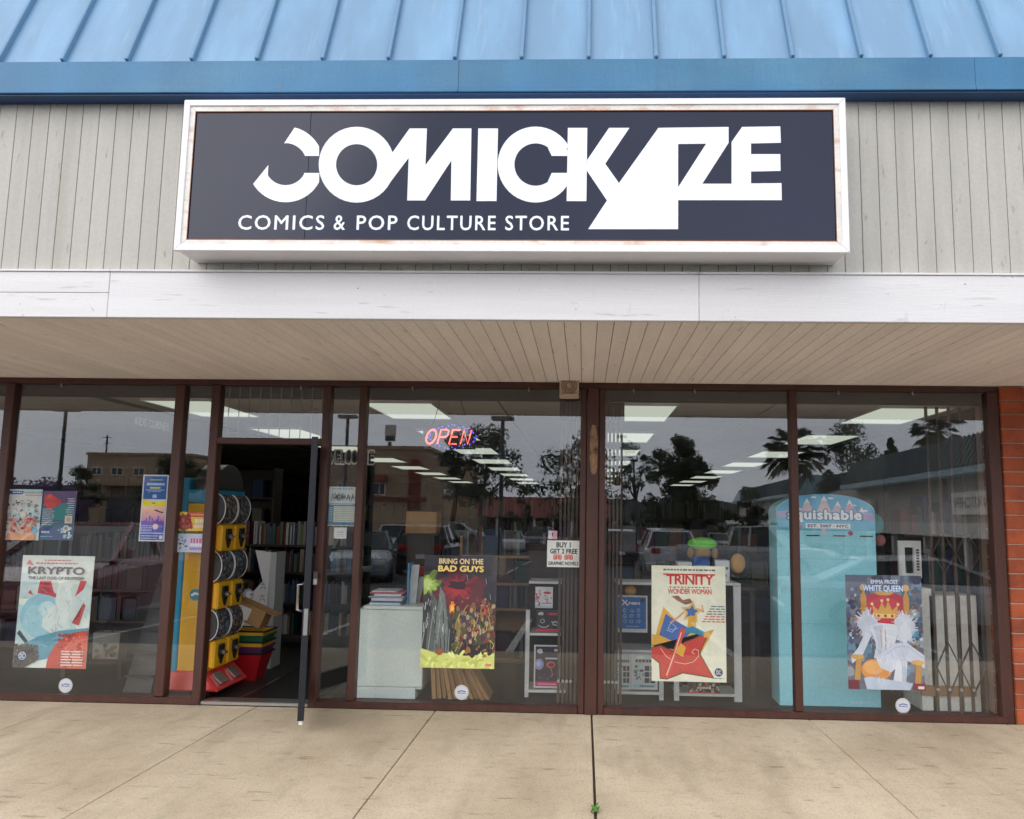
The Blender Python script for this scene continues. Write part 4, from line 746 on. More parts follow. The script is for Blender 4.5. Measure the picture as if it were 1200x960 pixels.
def art_tag(A): A.rect(0, 0, 1, 1, S(214, 196, 206)); A.rect(0.5, 0, 1, 1, S(216, 160, 180)); A.text('1', 0.42, 0.3, 0.55, 0.8, BK, 0.05)
sheet('price_tag', 'tiny pink and white tag with a 1 above the BUY 1 card', 'tag', (642.5, 622), (653, 622), (653, 632), (642.5, 632), art_tag, Y=0.028)

def sticker(px, py, label):
    c = at(px, py, 0.024); t = thing('alarm_sticker', label, 'sticker', (c.x, 0.024, c.z), 'round white alarm stickers at the foot of the windows'); r = 0.056
    part('disc', MB().prism([(c.x + r * math.cos(2 * math.pi * i / 32), c.z + r * math.sin(2 * math.pi * i / 32)) for i in range(32)], 0.021, 0.0235), M_WPL, t)
    A = Art(c.x - r, c.x + r, c.z - r, c.z + r, 0.021); A.ell(0.5, 0.5, 0.46, None, S(206, 208, 222), 28); A.ell(0.5, 0.5, 0.42, None, S(228, 229, 236), 28)
    A.poly([(0.18, 0.55), (0.5, 0.66), (0.82, 0.58), (0.78, 0.52), (0.5, 0.58), (0.24, 0.5)], S(90, 96, 180)); A.words(0.24, 0.78, 0.42, 0.07, S(96, 98, 170), 0.06, 0.12, 0.03)
    A.build('print', t)
sticker(77, 803.5, 'round white sticker under the tall pale blue poster at far left'); sticker(541, 811.5, 'round white sticker in front of the leaning cardboard'); sticker(1058, 827, 'round white sticker at the foot of the rightmost window')

# ------------------------------------------------------------------ things standing inside, behind the glass
def X(px, Y): return at(px, 606, Y).x
def Zf(py, Y): return at(684, py, Y).z

# pale mint cabinet with books on it
Y = 0.32; a, b = at(417, 804, Y), at(497, 711, Y)
t = thing('counter_cabinet', 'pale mint green cabinet standing behind the glass right of the door', 'cabinet', ((a.x + b.x) / 2, Y, 0))
bx0, bx1, zt = at(419, 711, Y).x, b.x, b.z
part('body', MB().box(bx0, bx1, Y + 0.02, Y + 0.5, 0.08, zt - 0.03), M_MINT, t, bevel=0.004)
part('door_panel', MB().box(bx0 - 0.006, bx1 + 0.004, Y, Y + 0.018, a.z, zt - 0.032), M_MINT, t, bevel=0.004)
part('top', MB().box(bx0 + 0.05, bx1 + 0.012, Y - 0.01, Y + 0.52, zt - 0.028, zt), M_MINT, t, bevel=0.004)
part('plinth', MB().box(at(416, 819, Y).x, at(486, 819, Y).x, Y + 0.005, Y + 0.45, 0.006, at(450, 805, Y).z - 0.004), M_MINT, t, bevel=0.003)
zz = zt; cs = [((0.75, 0.8, 0.84), 0.02, 'white bound'), (S(60, 110, 160), 0.012, 'thin blue'), ((0.74, 0.74, 0.76), 0.025, 'thick white'), (S(150, 160, 190), 0.015, 'slate grey'), ((0.8, 0.78, 0.78), 0.018, 'ivory white'), (S(206, 96, 120), 0.014, 'pink edged'), ((0.7, 0.72, 0.72), 0.012, 'topmost pale')]
for i, (c, h_, nm) in enumerate(cs):
    x0 = at(429, 700, Y).x + random.uniform(0, 0.05); x1 = at(466, 700, Y).x + random.uniform(-0.03, 0.04)
    bk = tag(MB().box(x0, x1, Y + 0.06 + random.uniform(0, .03), Y + 0.34, zz + 0.0005, zz + h_ - 0.001, 0, c).build('book', M_COLOR, bevel=0.002), f'{nm} comic album, {["lowest", "second", "third", "fourth", "fifth", "sixth", "top one"][i]} of the stack on the mint cabinet', 'book', 'albums stacked on the mint cabinet'); zz += h_
# comics standing beside the stack
for px0, px1, py0, py1, lean, c, lb in ((478, 489, 662, 706, 0.02, S(206, 214, 216), 'white'), (484, 492, 676, 706, 0.05, S(190, 196, 190), 'grey striped'), (489, 497, 664, 682, 0.0, S(176, 30, 40), 'red')):
    Yq = Y + 0.2 + (px0 - 478) * 0.012; p, q = at(px0, py1, Yq), at(px1, py0, Yq); mbx = MB()
    mbx.hexa([(p.x, Yq, zt + 0.001), (q.x, Yq, zt + 0.001), (q.x, Yq + 0.02, zt + 0.001), (p.x, Yq + 0.02, zt + 0.001)], [(p.x + lean, Yq, q.z), (q.x + lean, Yq, q.z), (q.x + lean, Yq + 0.02, q.z), (p.x + lean, Yq + 0.02, q.z)], 0, c)
    tag(mbx.build('comic_book', M_COLOR, bevel=0.002), f'{lb} comic book standing upright on the mint cabinet', 'comic book', 'comics propped on the mint cabinet')
Yq = Y + 0.15; p, q = at(476.5, 706, Yq), at(480, 660, Yq); tag(MB().box(p.x, q.x, Yq, Yq + 0.2, zt + 0.001, q.z, 0, S(90, 160, 206)).build('comic_book', M_COLOR), 'light blue comic spine at the left of the propped comics', 'comic book', 'comics propped on the mint cabinet')

# leaning cardboard flats
for i in range(11):
    Yq = 0.34 + 0.02 * (i % 3); p = at(506 + i * 6.3, 822, Yq); top = at(500 + i * 6.6 - 4, 783, Yq).z + 0.12 - 0.012 * i
    lx = -0.012 - 0.006 * i; wd = 0.034; mbx = MB(); zb = 0.008
    mbx.hexa([(p.x, Yq, zb), (p.x + wd, Yq, zb), (p.x + wd, Yq + 0.3, zb), (p.x, Yq + 0.3, zb)], [(p.x + lx * 2.2, Yq, top), (p.x + wd + lx * 2.2, Yq, top), (p.x + wd + lx * 2.2, Yq + 0.3, top), (p.x + lx * 2.2, Yq + 0.3, top)])
    tag(mbx.build('cardboard_box', M_CARD, bevel=0.002), ['leftmost', 'second', 'third', 'fourth', 'fifth', 'sixth', 'seventh', 'eighth', 'ninth', 'tenth', 'rightmost'][i] + ' flat cardboard carton leaning in the row under the dark poster', 'carton', 'flattened cartons leaning in the window')

# ---- display racks with framed prints
def fprint(px0, py0, px1, py1, Yq, label, art, frame=True):
    p, q = at(px0, py1, Yq), at(px1, py0, Yq)
    t = thing('framed_print' if frame else 'print_sheet', label, 'framed print' if frame else 'print', ((p.x + q.x) / 2, Yq, p.z), 'prints shown on the white racks')
    part('sheet', MB().box(p.x, q.x, Yq, Yq + 0.006, p.z, q.z), M_PAPER, t)
    if frame:
        w_ = 0.012
        for bx in ((p.x - w_, p.x, p.z - w_, q.z + w_), (q.x, q.x + w_, p.z - w_, q.z + w_), (p.x, q.x, p.z - w_, p.z), (p.x, q.x, q.z, q.z + w_)): part('frame', MB().box(bx[0], bx[1], Yq - 0.006, Yq + 0.008, bx[2], bx[3]), M_RACKW, t)
    A = Art(p.x, q.x, p.z, q.z, Yq); art(A); A.build('print', t); return t
def a_pink(A): A.rect(0, 0, 1, 1, S(226, 226, 230)); A.specks(26, 0.02, 0.1, 0.3, 0.9, 0.03, 0.08, [S(206, 84, 106), S(230, 160, 176), S(160, 60, 84)]); A.ell(0.68, 0.72, 0.22, 0.06, S(206, 60, 90)); A.specks(10, 0.4, 0.25, 0.95, 0.6, 0.03, 0.06, [S(90, 90, 100), S(206, 90, 110)]); A.rect(0, 0, 1, 0.12, S(190, 206, 216)); A.words(0.4, 0.95, 0.2, 0.05, S(206, 60, 90))
def a_dark(A): A.rect(0, 0, 1, 1, S(54, 52, 58)); A.rect(0, 0, 1, 0.13, S(206, 60, 84)); A.ell(0.2, 0.85, 0.14, 0.1, S(206, 200, 196), 12, 0, 1.3); A.words(0.5, 0.9, 0.78, 0.12, S(206, 50, 64), 0.06, 0.1, 0.03); A.ell(0.27, 0.5, 0.1, 0.11, S(190, 190, 190), 14); A.ell(0.27, 0.5, 0.07, 0.08, S(60, 58, 64), 14); A.stroke([(0.1, 0.3), (0.2, 0.22), (0.42, 0.2), (0.55, 0.3)], 0.04, S(190, 190, 190)); A.stroke([(0.66, 0.5), (0.72, 0.4), (0.8, 0.5), (0.92, 0.42)], 0.05, S(190, 190, 196)); A.stroke([(0.7, 0.35), (0.9, 0.3)], 0.05, S(180, 180, 186))
def a_night(A): A.rect(0, 0, 1, 1, S(40, 38, 62)); A.rect(0, 0, 1, 0.12, S(206, 44, 110)); A.rect(0.1, 0.04, 0.9, 0.07, S(230, 160, 190)); A.ell(0.18, 0.88, 0.16, 0.07, S(206, 206, 210), 14, 0, 1.3); A.rect(0.8, 0.88, 0.95, 0.94, S(200, 200, 206)); A.ell(0.16, 0.55, 0.2, 0.14, S(146, 156, 206)); A.ell(0.14, 0.56, 0.1, 0.07, S(190, 200, 236)); A.rect(0.42, 0.68, 0.95, 0.72, S(206, 206, 214)); A.ell(0.66, 0.54, 0.2, 0.08, S(214, 90, 84)); A.ell(0.68, 0.54, 0.12, 0.045, S(60, 40, 70)); A.stroke([(0.6, 0.5), (0.7, 0.4), (0.74, 0.26)], 0.04, S(206, 90, 90)); A.specks(10, 0.1, 0.15, 0.9, 0.35, 0.02, 0.04, [S(150, 150, 190), S(90, 86, 120)])
def a_x(A):
    A.rect(0, 0, 1, 1, S(44, 104, 178)); A.rect(0, 0, 1, 0.06, S(200, 206, 210)); A.stroke([(0.14, 0.92), (0.36, 0.74)], 0.045, WH); A.stroke([(0.33, 0.9), (0.13, 0.74)], 0.035, WH); A.text('MEN', 0.38, 0.77, 0.78, 0.85, WH, 0.05); A.ell(0.87, 0.9, 0.07, None, S(40, 60, 60), 14)
    for i in range(3):
        for j in range(3): A.ell(0.25 + i * 0.24, 0.6 - j * 0.16, 0.085, None, S(150, 176, 206), 12, 0, 1.5); A.ell(0.25 + i * 0.24, 0.6 - j * 0.16, 0.04, None, S(60, 110, 176), 9)
    A.words(0.3, 0.75, 0.12, 0.02, S(170, 200, 230))
def a_bw(A): A.rect(0, 0, 1, 1, S(196, 206, 208)); A.ell(0.3, 0.86, 0.2, 0.05, S(230, 230, 226), 16, 0, 1.3); A.words(0.1, 0.95, 0.72, 0.08, S(60, 66, 70), 0.08, 0.14, 0.03); [A.rect(0.5 + 0.25 * (k % 2), 0.48 - 0.17 * (k // 2), 0.7 + 0.25 * (k % 2), 0.62 - 0.17 * (k // 2), S(40, 46, 52)) for k in range(6)]; A.specks(24, 0.05, 0.15, 0.45, 0.65, 0.03, 0.09, [S(50, 60, 66), S(110, 170, 190), S(84, 104, 110)]); A.rect(0, 0, 1, 0.1, S(150, 196, 206)); A.words(0.3, 0.9, 0.03, 0.04, S(60, 66, 70))
def a_game(A): A.rect(0, 0, 1, 1, S(46, 44, 46)); A.specks(40, 0, 0.1, 1, 0.9, 0.04, 0.1, [S(120, 110, 100), S(190, 180, 160), S(206, 90, 60), S(70, 66, 70)]); A.words(0.3, 0.75, 0.4, 0.16, S(220, 216, 206), 0.04, 0.08, 0.02); A.rect(0, 0, 1, 0.08, S(190, 60, 50))
def rack(label, legs, shelves, Yq, bodyz, xr):
    t = thing('display_rack', label, 'display rack', (xr[0], Yq, 0), 'white display racks in the window')
    for px0, px1, pyt in legs: p, q = at(px0, 815, Yq), at(px1, pyt, Yq); part('leg', MB().box(p.x, q.x, Yq, Yq + 0.03, 0.0065, q.z), M_RACKW, t)
    for px0, px1, py in shelves: p, q = at(px0, py, Yq), at(px1, py, Yq); part('shelf', MB().box(p.x, q.x, Yq - 0.02, Yq + 0.35, p.z - 0.012, p.z + 0.008), M_RACKW, t)
    part('back_panel', MB().box(xr[0], xr[1], Yq + 0.35, Yq + 0.37, 0.1, bodyz), M_SHELF, t)
    return t
Yr = 0.5
rack('white display rack with dark framed prints left of the brown column', [(614.5, 621, 715)], [(620, 658, 682), (621, 657, 742.5), (616, 664, 809)], Yr, Zf(640, Yr), (X(618, Yr), X(676, Yr)))
fprint(627, 688, 648, 712.5, Yr + 0.03, 'small pink and white print on the upper shelf of the left rack', a_pink, False)
fprint(628, 716, 656, 740, Yr + 0.01, 'black print with red band on the middle shelf of the left rack', a_dark, False)
fprint(627, 758, 655, 804, Yr + 0.01, 'dark purple framed print with pink band at the foot of the left rack', a_night)
rack('white display rack with blue and pale prints behind the cream poster', [(772.5, 777.5, 682), (790, 795.5, 700)], [(722, 800, 683), (724, 776, 762), (722, 776, 811)], Yr, Zf(690, Yr), (X(722, Yr), X(790, Yr)))
fprint(724, 700, 757, 739, Yr + 0.01, 'blue framed print with rows of round emblems and an X logo', a_x)
fprint(742, 765, 769, 806, Yr + 0.01, 'pale framed print with black squares beside the cream poster', a_bw); fprint(722, 765, 738.5, 806, Yr + 0.02, 'pale framed print half hidden by the folded gate', a_bw)
rack('slim white display rack with grey posts right of the cream poster', [(861, 868, 684)], [(792, 865, 813), (840, 866, 684)], Yr, Zf(700, Yr), (X(795, Yr), X(868, Yr)))
fprint(806, 800, 843, 812, Yr + 0.0, 'long low dark game box under the cream poster', a_game, False)
Yq = Yr + 0.1; p, q = at(732, 698, Yq), at(746, 684, Yq); t = thing('plush_toy', 'small golden round soft toy above the blue framed print', 'toy', ((p.x + q.x) / 2, Yq, p.z))
c = ((p.x + q.x) / 2, Yq, (p.z + q.z) / 2 - 0.01); part('body', MB().ball(c, 0.05, 0.045, 0.045), mat('golden_plush', S(206, 150, 60), rough=0.95, bump=0.4), t, smooth=True); part('muzzle', MB().ball((c[0], c[1] - 0.04, c[2] - 0.01), 0.02, 0.012, 0.014, 8, 6), M_STUCCO, t, smooth=True)

# goods on top of the racks
Yq = 0.62; top = Zf(682, Yr) + 0.02
def box_of(px0, py0, px1, py1, Yq, name, label, cat, col, group=None, dep=0.2, art=None):
    p, q = at(px0, py1, Yq), at(px1, py0, Yq); t = thing(name, label, cat, ((p.x + q.x) / 2, Yq, p.z), group)
    part('carton', MB().box(p.x, q.x, Yq, Yq + dep, p.z, q.z, 0, col), M_COLOR, t, bevel=0.003)
    if art: A = Art(p.x, q.x, p.z, q.z, Yq); art(A); A.build('print', t)
    return t
lab = lambda A: (A.rect(0.05, 0.3, 0.95, 0.7, S(90, 150, 206)), A.words(0.15, 0.85, 0.45, 0.12, WH))
wl = lambda A: (A.words(0.1, 0.9, 0.6, 0.12, S(70, 90, 130), 0.1, 0.2), A.words(0.2, 0.8, 0.3, 0.1, S(130, 150, 170), 0.1, 0.2))
box_of(813, 653, 832, 684, Yq, 'toy_box', 'blue toy box on the rack behind the cream poster, under the green soft toy', 'box', S(30, 80, 150), 'toy boxes on the middle rack', 0.2, lab)
box_of(794, 659, 811, 684, Yq, 'toy_box', 'white toy box left of the blue one on the rack', 'box', S(206, 210, 214), 'toy boxes on the middle rack', 0.2, wl)
box_of(838, 657, 855, 684, Yq, 'toy_box', 'white toy box right of the blue one on the rack', 'box', S(206, 210, 214), 'toy boxes on the middle rack', 0.2, wl)
c = at(823, 644, Yq + 0.1); gp = mat('green_plush', S(116, 206, 70), rough=0.95, bump=0.4); op = mat('tan_plush', S(150, 120, 70), rough=0.95, bump=0.4)
t = thing('plush_toy', 'bright green and tan round soft toy sitting on the blue toy box', 'toy', (c.x, c.y, c.z - 0.1))
part('body', MB().ball((c.x, c.y, c.z - 0.03), 0.075, 0.07, 0.075, 16, 10), op, t, smooth=True); part('head', MB().ball((c.x, c.y, c.z + 0.05), 0.13, 0.08, 0.055, 16, 10), gp, t, smooth=True)
for s in (-1, 1): part('arm', MB().ball((c.x + s * 0.105, c.y - 0.02, c.z - 0.03), 0.03, 0.035, 0.05, 10, 8), op, t, smooth=True)
c = at(866, 660, Yq + 0.1); t = thing('plush_toy', 'tan and black soft toy standing right of the white toy box', 'toy', (c.x, c.y, c.z - 0.1))
part('body', MB().ball((c.x + 0.03, c.y + 0.03, c.z - 0.01), 0.085, 0.06, 0.1, 14, 10), M_BLACK, t, smooth=True); part('belly', MB().ball((c.x - 0.015, c.y - 0.03, c.z), 0.065, 0.04, 0.085, 14, 10), mat('caramel_plush', S(190, 146, 84), rough=0.95, bump=0.4), t, smooth=True)
tb = Zf(684, Yq)
t = thing('shelf_table', 'dark shelf carrying toys behind the cream poster', 'shelf', (X(830, Yq), Yq, 0)); part('top', MB().box(X(792, Yq), X(885, Yq), Yq - 0.03, Yq + 0.3, tb - 0.03, tb - 0.002), M_SHELF, t)
for px in (795, 880): part('leg', MB().box(X(px, Yq), X(px, Yq) + 0.04, Yq + 0.1, Yq + 0.14, 0.0065, tb - 0.031), M_SHELF, t)

# ---- folded security gates
def gate(label, xs, Yq, cross, w_=0.02):
    t = thing('folding_gate', label, 'security gate', (xs[0], Yq, 0), 'folding security gates inside the windows')
    for i, x in enumerate(xs): part('bar', MB().box(x, x + w_, Yq + 0.006 * (i % 2), Yq + 0.02 + 0.006 * (i % 2), 0.02, 2.44), M_GATE, t)
    for a, b, z0, z1 in cross: part('lattice_bar', MB().bar((a, Yq - 0.004, z0), (b, Yq - 0.004, z1), 0.006, 0.018, up=(0, 1, 0)), M_GATE, t)
    for i in range(len(xs) - 1): part('rivet', MB().tube([(xs[i] + w_ / 2, Yq - 0.012, 0.2), (xs[i] + w_ / 2, Yq, 0.2)], 0.012, 8), M_CHROME, t)
    if not cross: part('head_plate', MB().box(xs[0] - .01, xs[-1] + .035, Yq + .03, Yq + .05, 2.30, 2.451), M_BLACK, t)
    part('track', MB().box(xs[0] - 0.02, xs[-1] + 0.04, Yq - 0.01, Yq + 0.04, 0.0065, 0.018), M_GATE, t)
Yg = 0.2
gate('security gate folded tight left of the brown column', [X(p, Yg) for p in (655.5, 660.5, 665, 669.5, 674.5)], Yg, [])
gate('security gate folded tight right of the brown column', [X(p, Yg) for p in (708.5, 713, 717.5, 722, 726.5)], Yg, [])
gx = [X(p, Yg) for p in (1089, 1102.5, 1116, 1130, 1145)]; g = lambda py: at(1110, py, Yg).z; cr_ = []
for i, (za, zm, zb) in enumerate(((818, 782, 755),) * 0 + ((816, 785, 752), (816, 785, 752))):
    l, m_, r_2 = gx[2 * i] + 0.01, gx[2 * i + 1] + 0.01, gx[2 * i + 2] + 0.01
    for (pa, pm) in ((752, 782), (814, 782), (624, 648), (672, 648)): cr_ += [(m_, l, g(pa), g(pm)), (m_, r_2, g(pa), g(pm))]
gate('half open security gate with diamond lattice in front of white cartons', gx, Yg, cr_)
# bare uprights behind the glass above
Yc = 0.34
for i, (p0, p1) in enumerate(((1081, 1092), (1093.5, 1109), (1110.5, 1125), (1126.5, 1144))):
    p, q = at(p0, 829, Yc), at(p1, 698 + (0 if i else -8), Yc)
    t = tag(MB().box(p.x, q.x, Yc, Yc + 0.4, 0.0065, q.z, 0, S(236, 236, 228)).build('long_carton', M_COLOR, bevel=0.004), f'tall white carton standing on end, {["first", "second", "third", "last"][i]} from the left behind the lattice gate', 'carton', 'white cartons standing behind the lattice gate')
p, q = at(1080, 815, Yc - 0.02), at(1144, 805, Yc - 0.02); tag(MB().box(p.x, q.x, Yc - 0.025, Yc - 0.003, p.z, q.z).build('wooden_strip', M_CARD), 'thin orange wooden strip across the foot of the white cartons', 'wood strip')
# white open-front holder and boxes near the right window
Yh = 0.6; p, q = at(1054, 677, Yh), at(1079, 634, Yh); t = thing('card_holder', 'white card frame with dark centre standing behind the throne poster', 'holder', ((p.x + q.x) / 2, Yh, 1.0))
for bx in ((0, .28, 0, 1), (.66, 1, 0, 1), (.28, .66, 0.82, 1), (.28, .66, 0, 0.12)): part('panel', MB().box(p.x + bx[0] * (q.x - p.x), p.x + bx[1] * (q.x - p.x), Yh, Yh + 0.03, p.z + bx[2] * (q.z - p.z), p.z + bx[3] * (q.z - p.z)), M_WPL, t)
part('backing', MB().box(p.x + 0.005, q.x - 0.005, Yh + 0.031, Yh + 0.05, p.z + 0.005, q.z - 0.005), M_BLACK, t)
A = Art(p.x + .68 * (q.x - p.x), q.x, p.z, q.z, Yh); [A.rect(0.3, 0.2 + k * 0.075, 0.7, 0.25 + k * 0.075, S(60, 60, 60)) for k in range(8)]; A.build('print', t)['kind'] = 'stuff'
t = thing('side_shelf', 'dark shelf unit with boxes at the right-hand wall of the shop', 'shelf', (2.95, 0.75, 0)); x0, x1 = X(1050, 0.8), 3.3
for z in (0.1, 0.55, 0.98, 1.4): part('shelf', MB().box(x0, x1, 0.62, 1.1, z - 0.025, z), M_SHELF, t)
for x in (x0, x1 - 0.03): part('upright', MB().box(x, x + 0.03, 1.06, 1.1, 0.0065, 1.9), M_SHELF, t)
bk = MB()
for z in (0.1, 0.55, 0.98, 1.4):
    x = x0 + 0.02
    while x < x1 - 0.05:
        w_ = random.uniform(0.015, 0.08); h_ = random.uniform(0.15, 0.33); c = random.choice([S(60, 50, 60), S(90, 30, 40), S(40, 50, 80), S(110, 110, 110), S(30, 60, 56), S(150, 140, 130), S(80, 60, 110)])
        bk.box(x, x + w_ * 0.93, 0.7 + random.uniform(0, .06), 1.0, z + 0.001, z + h_, 0, c); x += w_
part('goods', bk, M_COLOR, t, kind='stuff')

# ---- cyan arched floor display
Ys = 0.42; p, q = at(914, 829, Ys), at(1025, 600, Ys); x0, x1, z0, zs = p.x, q.x, 0.007, q.z; zt = at(968, 579, Ys).z; wd = x1 - x0
t = thing('floor_display', 'tall cyan arched cardboard display with cartoon mountains behind the right mullion', 'display stand', ((x0 + x1) / 2, Ys, 0))
ol = [(x0, z0), (x1, z0), (x1, zs)] + [((x0 + x1) / 2 + wd / 2 * math.cos(R(a)), zs + (zt - zs) * math.sin(R(a))) for a in range(8, 176, 8)] + [(x0, zs)]
part('board', MB().prism(ol, Ys, Ys + 0.3, 0, S(156, 226, 240)), M_STAND, t)
A = Art(x0, x1, z0, zt, Ys); vz = lambda py: (at(968, py, Ys).z - z0) / (zt - z0); ux = lambda px: (at(px, 606, Ys).x - x0) / wd
arch = [(1, vz(601))] + [(0.5 + 0.5 * math.cos(R(a)), vz(601) + (1 - vz(601)) * math.sin(R(a))) for a in range(8, 176, 8)] + [(0, vz(601))]
A.poly(arch + [(0, vz(612)), (1, vz(612))], S(84, 176, 220))
for px, py, w_, c in ((946, 584, 9, S(216, 190, 206)), (966, 581, 10, S(214, 196, 206)), (982, 587, 9, S(196, 190, 216)), (996, 585, 9, S(206, 180, 206)), (1010, 594, 8, S(190, 170, 206)), (930, 592, 8, S(206, 190, 214))):
    A.poly([(ux(px - w_), vz(603)), (ux(px), vz(py)), (ux(px + w_), vz(603))], c); A.poly([(ux(px - w_ * .4), vz(py + 7)), (ux(px), vz(py)), (ux(px + w_ * .4), vz(py + 7)), (ux(px), vz(py + 5))], S(240, 236, 236))
for px, py in ((936, 597), (954, 583), (974, 584), (1001, 592), (1014, 598)): A.ell(ux(px), vz(py), 0.03, 0.004, S(236, 240, 244), 10)
A.poly([(0, vz(600)), (0.2, vz(598)), (0.5, vz(601)), (0.8, vz(599)), (1, vz(602)), (1, vz(618)), (0, vz(618))], S(176, 170, 214)); A.poly([(0, vz(606)), (0.3, vz(610)), (0.7, vz(606)), (1, vz(611)), (1, vz(622)), (0, vz(622))], S(96, 186, 222))
A.n += 2; A.text('squishable', ux(920.5), vz(614), ux(1012), vz(596), S(60, 132, 190), 0.10, 1.1); A.text('squishable', ux(923), vz(612.8), ux(1010), vz(597.2), S(242, 247, 250), 0.045, 1.1)
A.rect(ux(944), vz(619.3), ux(996), vz(613.6), S(236, 240, 244)); A.text('EST. 2007 \u00b7 NYC', ux(946), vz(618.4), ux(994), vz(614.6), S(60, 74, 120), 0.05, 1.05)
for a_, b_, c in ((944, 960, S(40, 40, 50)), (976, 991, S(150, 50, 70)), (1007, 1022, S(40, 40, 50))): A.rect(ux(a_), vz(628.6), ux(b_), vz(627.2), c)
A.ell(ux(965), vz(623.5), 0.03, None, S(220, 206, 220), 12); A.ell(ux(996), vz(624.5), 0.025, None, S(206, 90, 120), 12); A.ell(ux(937), vz(618), 0.02, None, S(206, 90, 120), 10)
for py in (640, 655, 690, 731, 768): A.rect(0, vz(py + 0.5), 1, vz(py), S(138, 210, 226))
A.words(ux(991), ux(1012), vz(824), 0.003, S(226, 236, 240)); A.words(ux(991), ux(1018), vz(822), 0.003, S(226, 236, 240))
A.build('print', t)
c = at(1026, 615, 0.6); t = thing('plush_toy', 'teal soft toy peeking out behind the cyan display', 'toy', (c.x, c.y, c.z - .1)); tp = mat('teal_plush', S(30, 150, 150), rough=0.95, bump=0.4)
part('body', MB().ball((c.x, c.y, c.z), 0.07, 0.06, 0.09, 12, 8), tp, t, smooth=True); part('foot', MB().ball((c.x + 0.03, c.y, c.z - 0.13), 0.05, 0.05, 0.05, 10, 8), mat('pink_plush', S(190, 120, 120), rough=0.95), t, smooth=True)

# ---- lettering hung inside
Yw = 0.3; t = thing('welcome_lettering', 'black WELCOME letters with white edges hung behind the door sidelight', 'lettering', (at(412, 535, Yw).x, Yw, at(412, 543, Yw).z))
p, q = at(381, 543, Yw), at(439, 528.5, Yw); cells = [(0, 0.19), (0.205, 0.315), (0.325, 0.4), (0.405, 0.52), (0.53, 0.66), (0.67, 0.86), (0.885, 1.0)]
for ch, (u0, u1) in zip('WELCOME', cells):
    A = Art(p.x, q.x, p.z, q.z, Yw); A.text(ch, u0 - 0.012, -0.1, u1 + 0.012, 1.1, S(220, 220, 210), 0.06); A.n += 12; A.text(ch, u0, 0, u1, 1, S(20, 20, 22), 0.03); A.build('letter', t)
t = thing('kids_corner_lettering', 'white KIDS CORNER letters hung high in the leftmost window', 'lettering', (-3.69, 0.2, 2.2))
vs, fs, _a, _b = text_geo('KIDS CORNER', 1.05); kx = -3.70
mbx = MB(); pa = at(158, 498, 0.2); pb = at(198, 506, 0.42); ha = at(158, 487.5, 0.2).z - pa.z; dx = Vector((pb.x - pa.x, pb.y - pa.y, 0)); nrm = Vector((-dx.y, dx.x, 0)).normalized() * 0.004
cps, fs = text_copies('KIDS CORNER', 0.035, 1.05)
for zoff, vs in enumerate(cps): mbx.add([(pa.x + dx.x * x + nrm.x * zoff * .1, pa.y + dx.y * x + nrm.y * zoff * .1, pa.z + (pb.z - pa.z) * x + y * ha) for x, y in vs], fs)
part('lettering', mbx, M_WPL, t)

# ---- neon OPEN sign
Yn = 0.16; p, q = at(497.5, 520, Yn), at(553, 504, Yn); W_, H_ = q.x - p.x, q.z - p.z
t = thing('open_sign', 'glowing red OPEN sign with blue lamps around it, hung in the window', 'neon sign', ((p.x + q.x) / 2, Yn, p.z))
sh = 0.25 * H_
def ns(pts): return [(p.x + u * W_ + sh * v, Yn, p.z + v * H_) for u, v in pts]
O = [(0.1 + 0.1 * math.cos(2 * math.pi * i / 20), 0.5 + 0.5 * math.sin(2 * math.pi * i / 20)) for i in range(21)]
part('letter', MB().tube(ns(O), 0.0075, 6), M_NEONR, t, smooth=True)
part('letter', MB().tube(ns([(0.27, 0), (0.27, 1), (0.4, 1), (0.44, 0.9), (0.44, 0.6), (0.4, 0.48), (0.28, 0.48)]), 0.0075, 6), M_NEONR, t, smooth=True)
part('letter', MB().tube(ns([(0.68, 1), (0.52, 1), (0.52, 0), (0.68, 0)]), 0.0075, 6).tube(ns([(0.53, 0.5), (0.66, 0.5)]), 0.0075, 6), M_NEONR, t, smooth=True)
part('letter', MB().tube(ns([(0.76, 0), (0.76, 1), (0.92, 0), (0.92, 1)]), 0.0075, 6), M_NEONR, t, smooth=True)
part('backing', MB().box(p.x - 0.02, q.x + 0.03, Yn + 0.03, Yn + 0.04, p.z - 0.04, q.z + 0.05), M_BLACK, t)
for i in range(40):
    a_ = 2 * math.pi * i / 40; c = ((p.x + q.x) / 2 + 0.03 + (W_ / 2 + 0.0) * math.cos(a_) + random.uniform(-.012, .012), Yn + 0.005, (p.z + q.z) / 2 + (H_ / 2 + 0.03) * math.sin(a_) + random.uniform(-.012, .012))
    part('lamp', MB().ball(c, 0.0058, 0.006, 0.0058, 6, 4), M_NEONB, t)
for px in (503, 545): part('cord', MB().tube([(X(px, Yn), Yn + 0.03, q.z + 0.04), (X(px + (8 if px < 520 else -10), Yn), Yn + 0.03, 2.46)], 0.003, 5), M_BLACK, t)

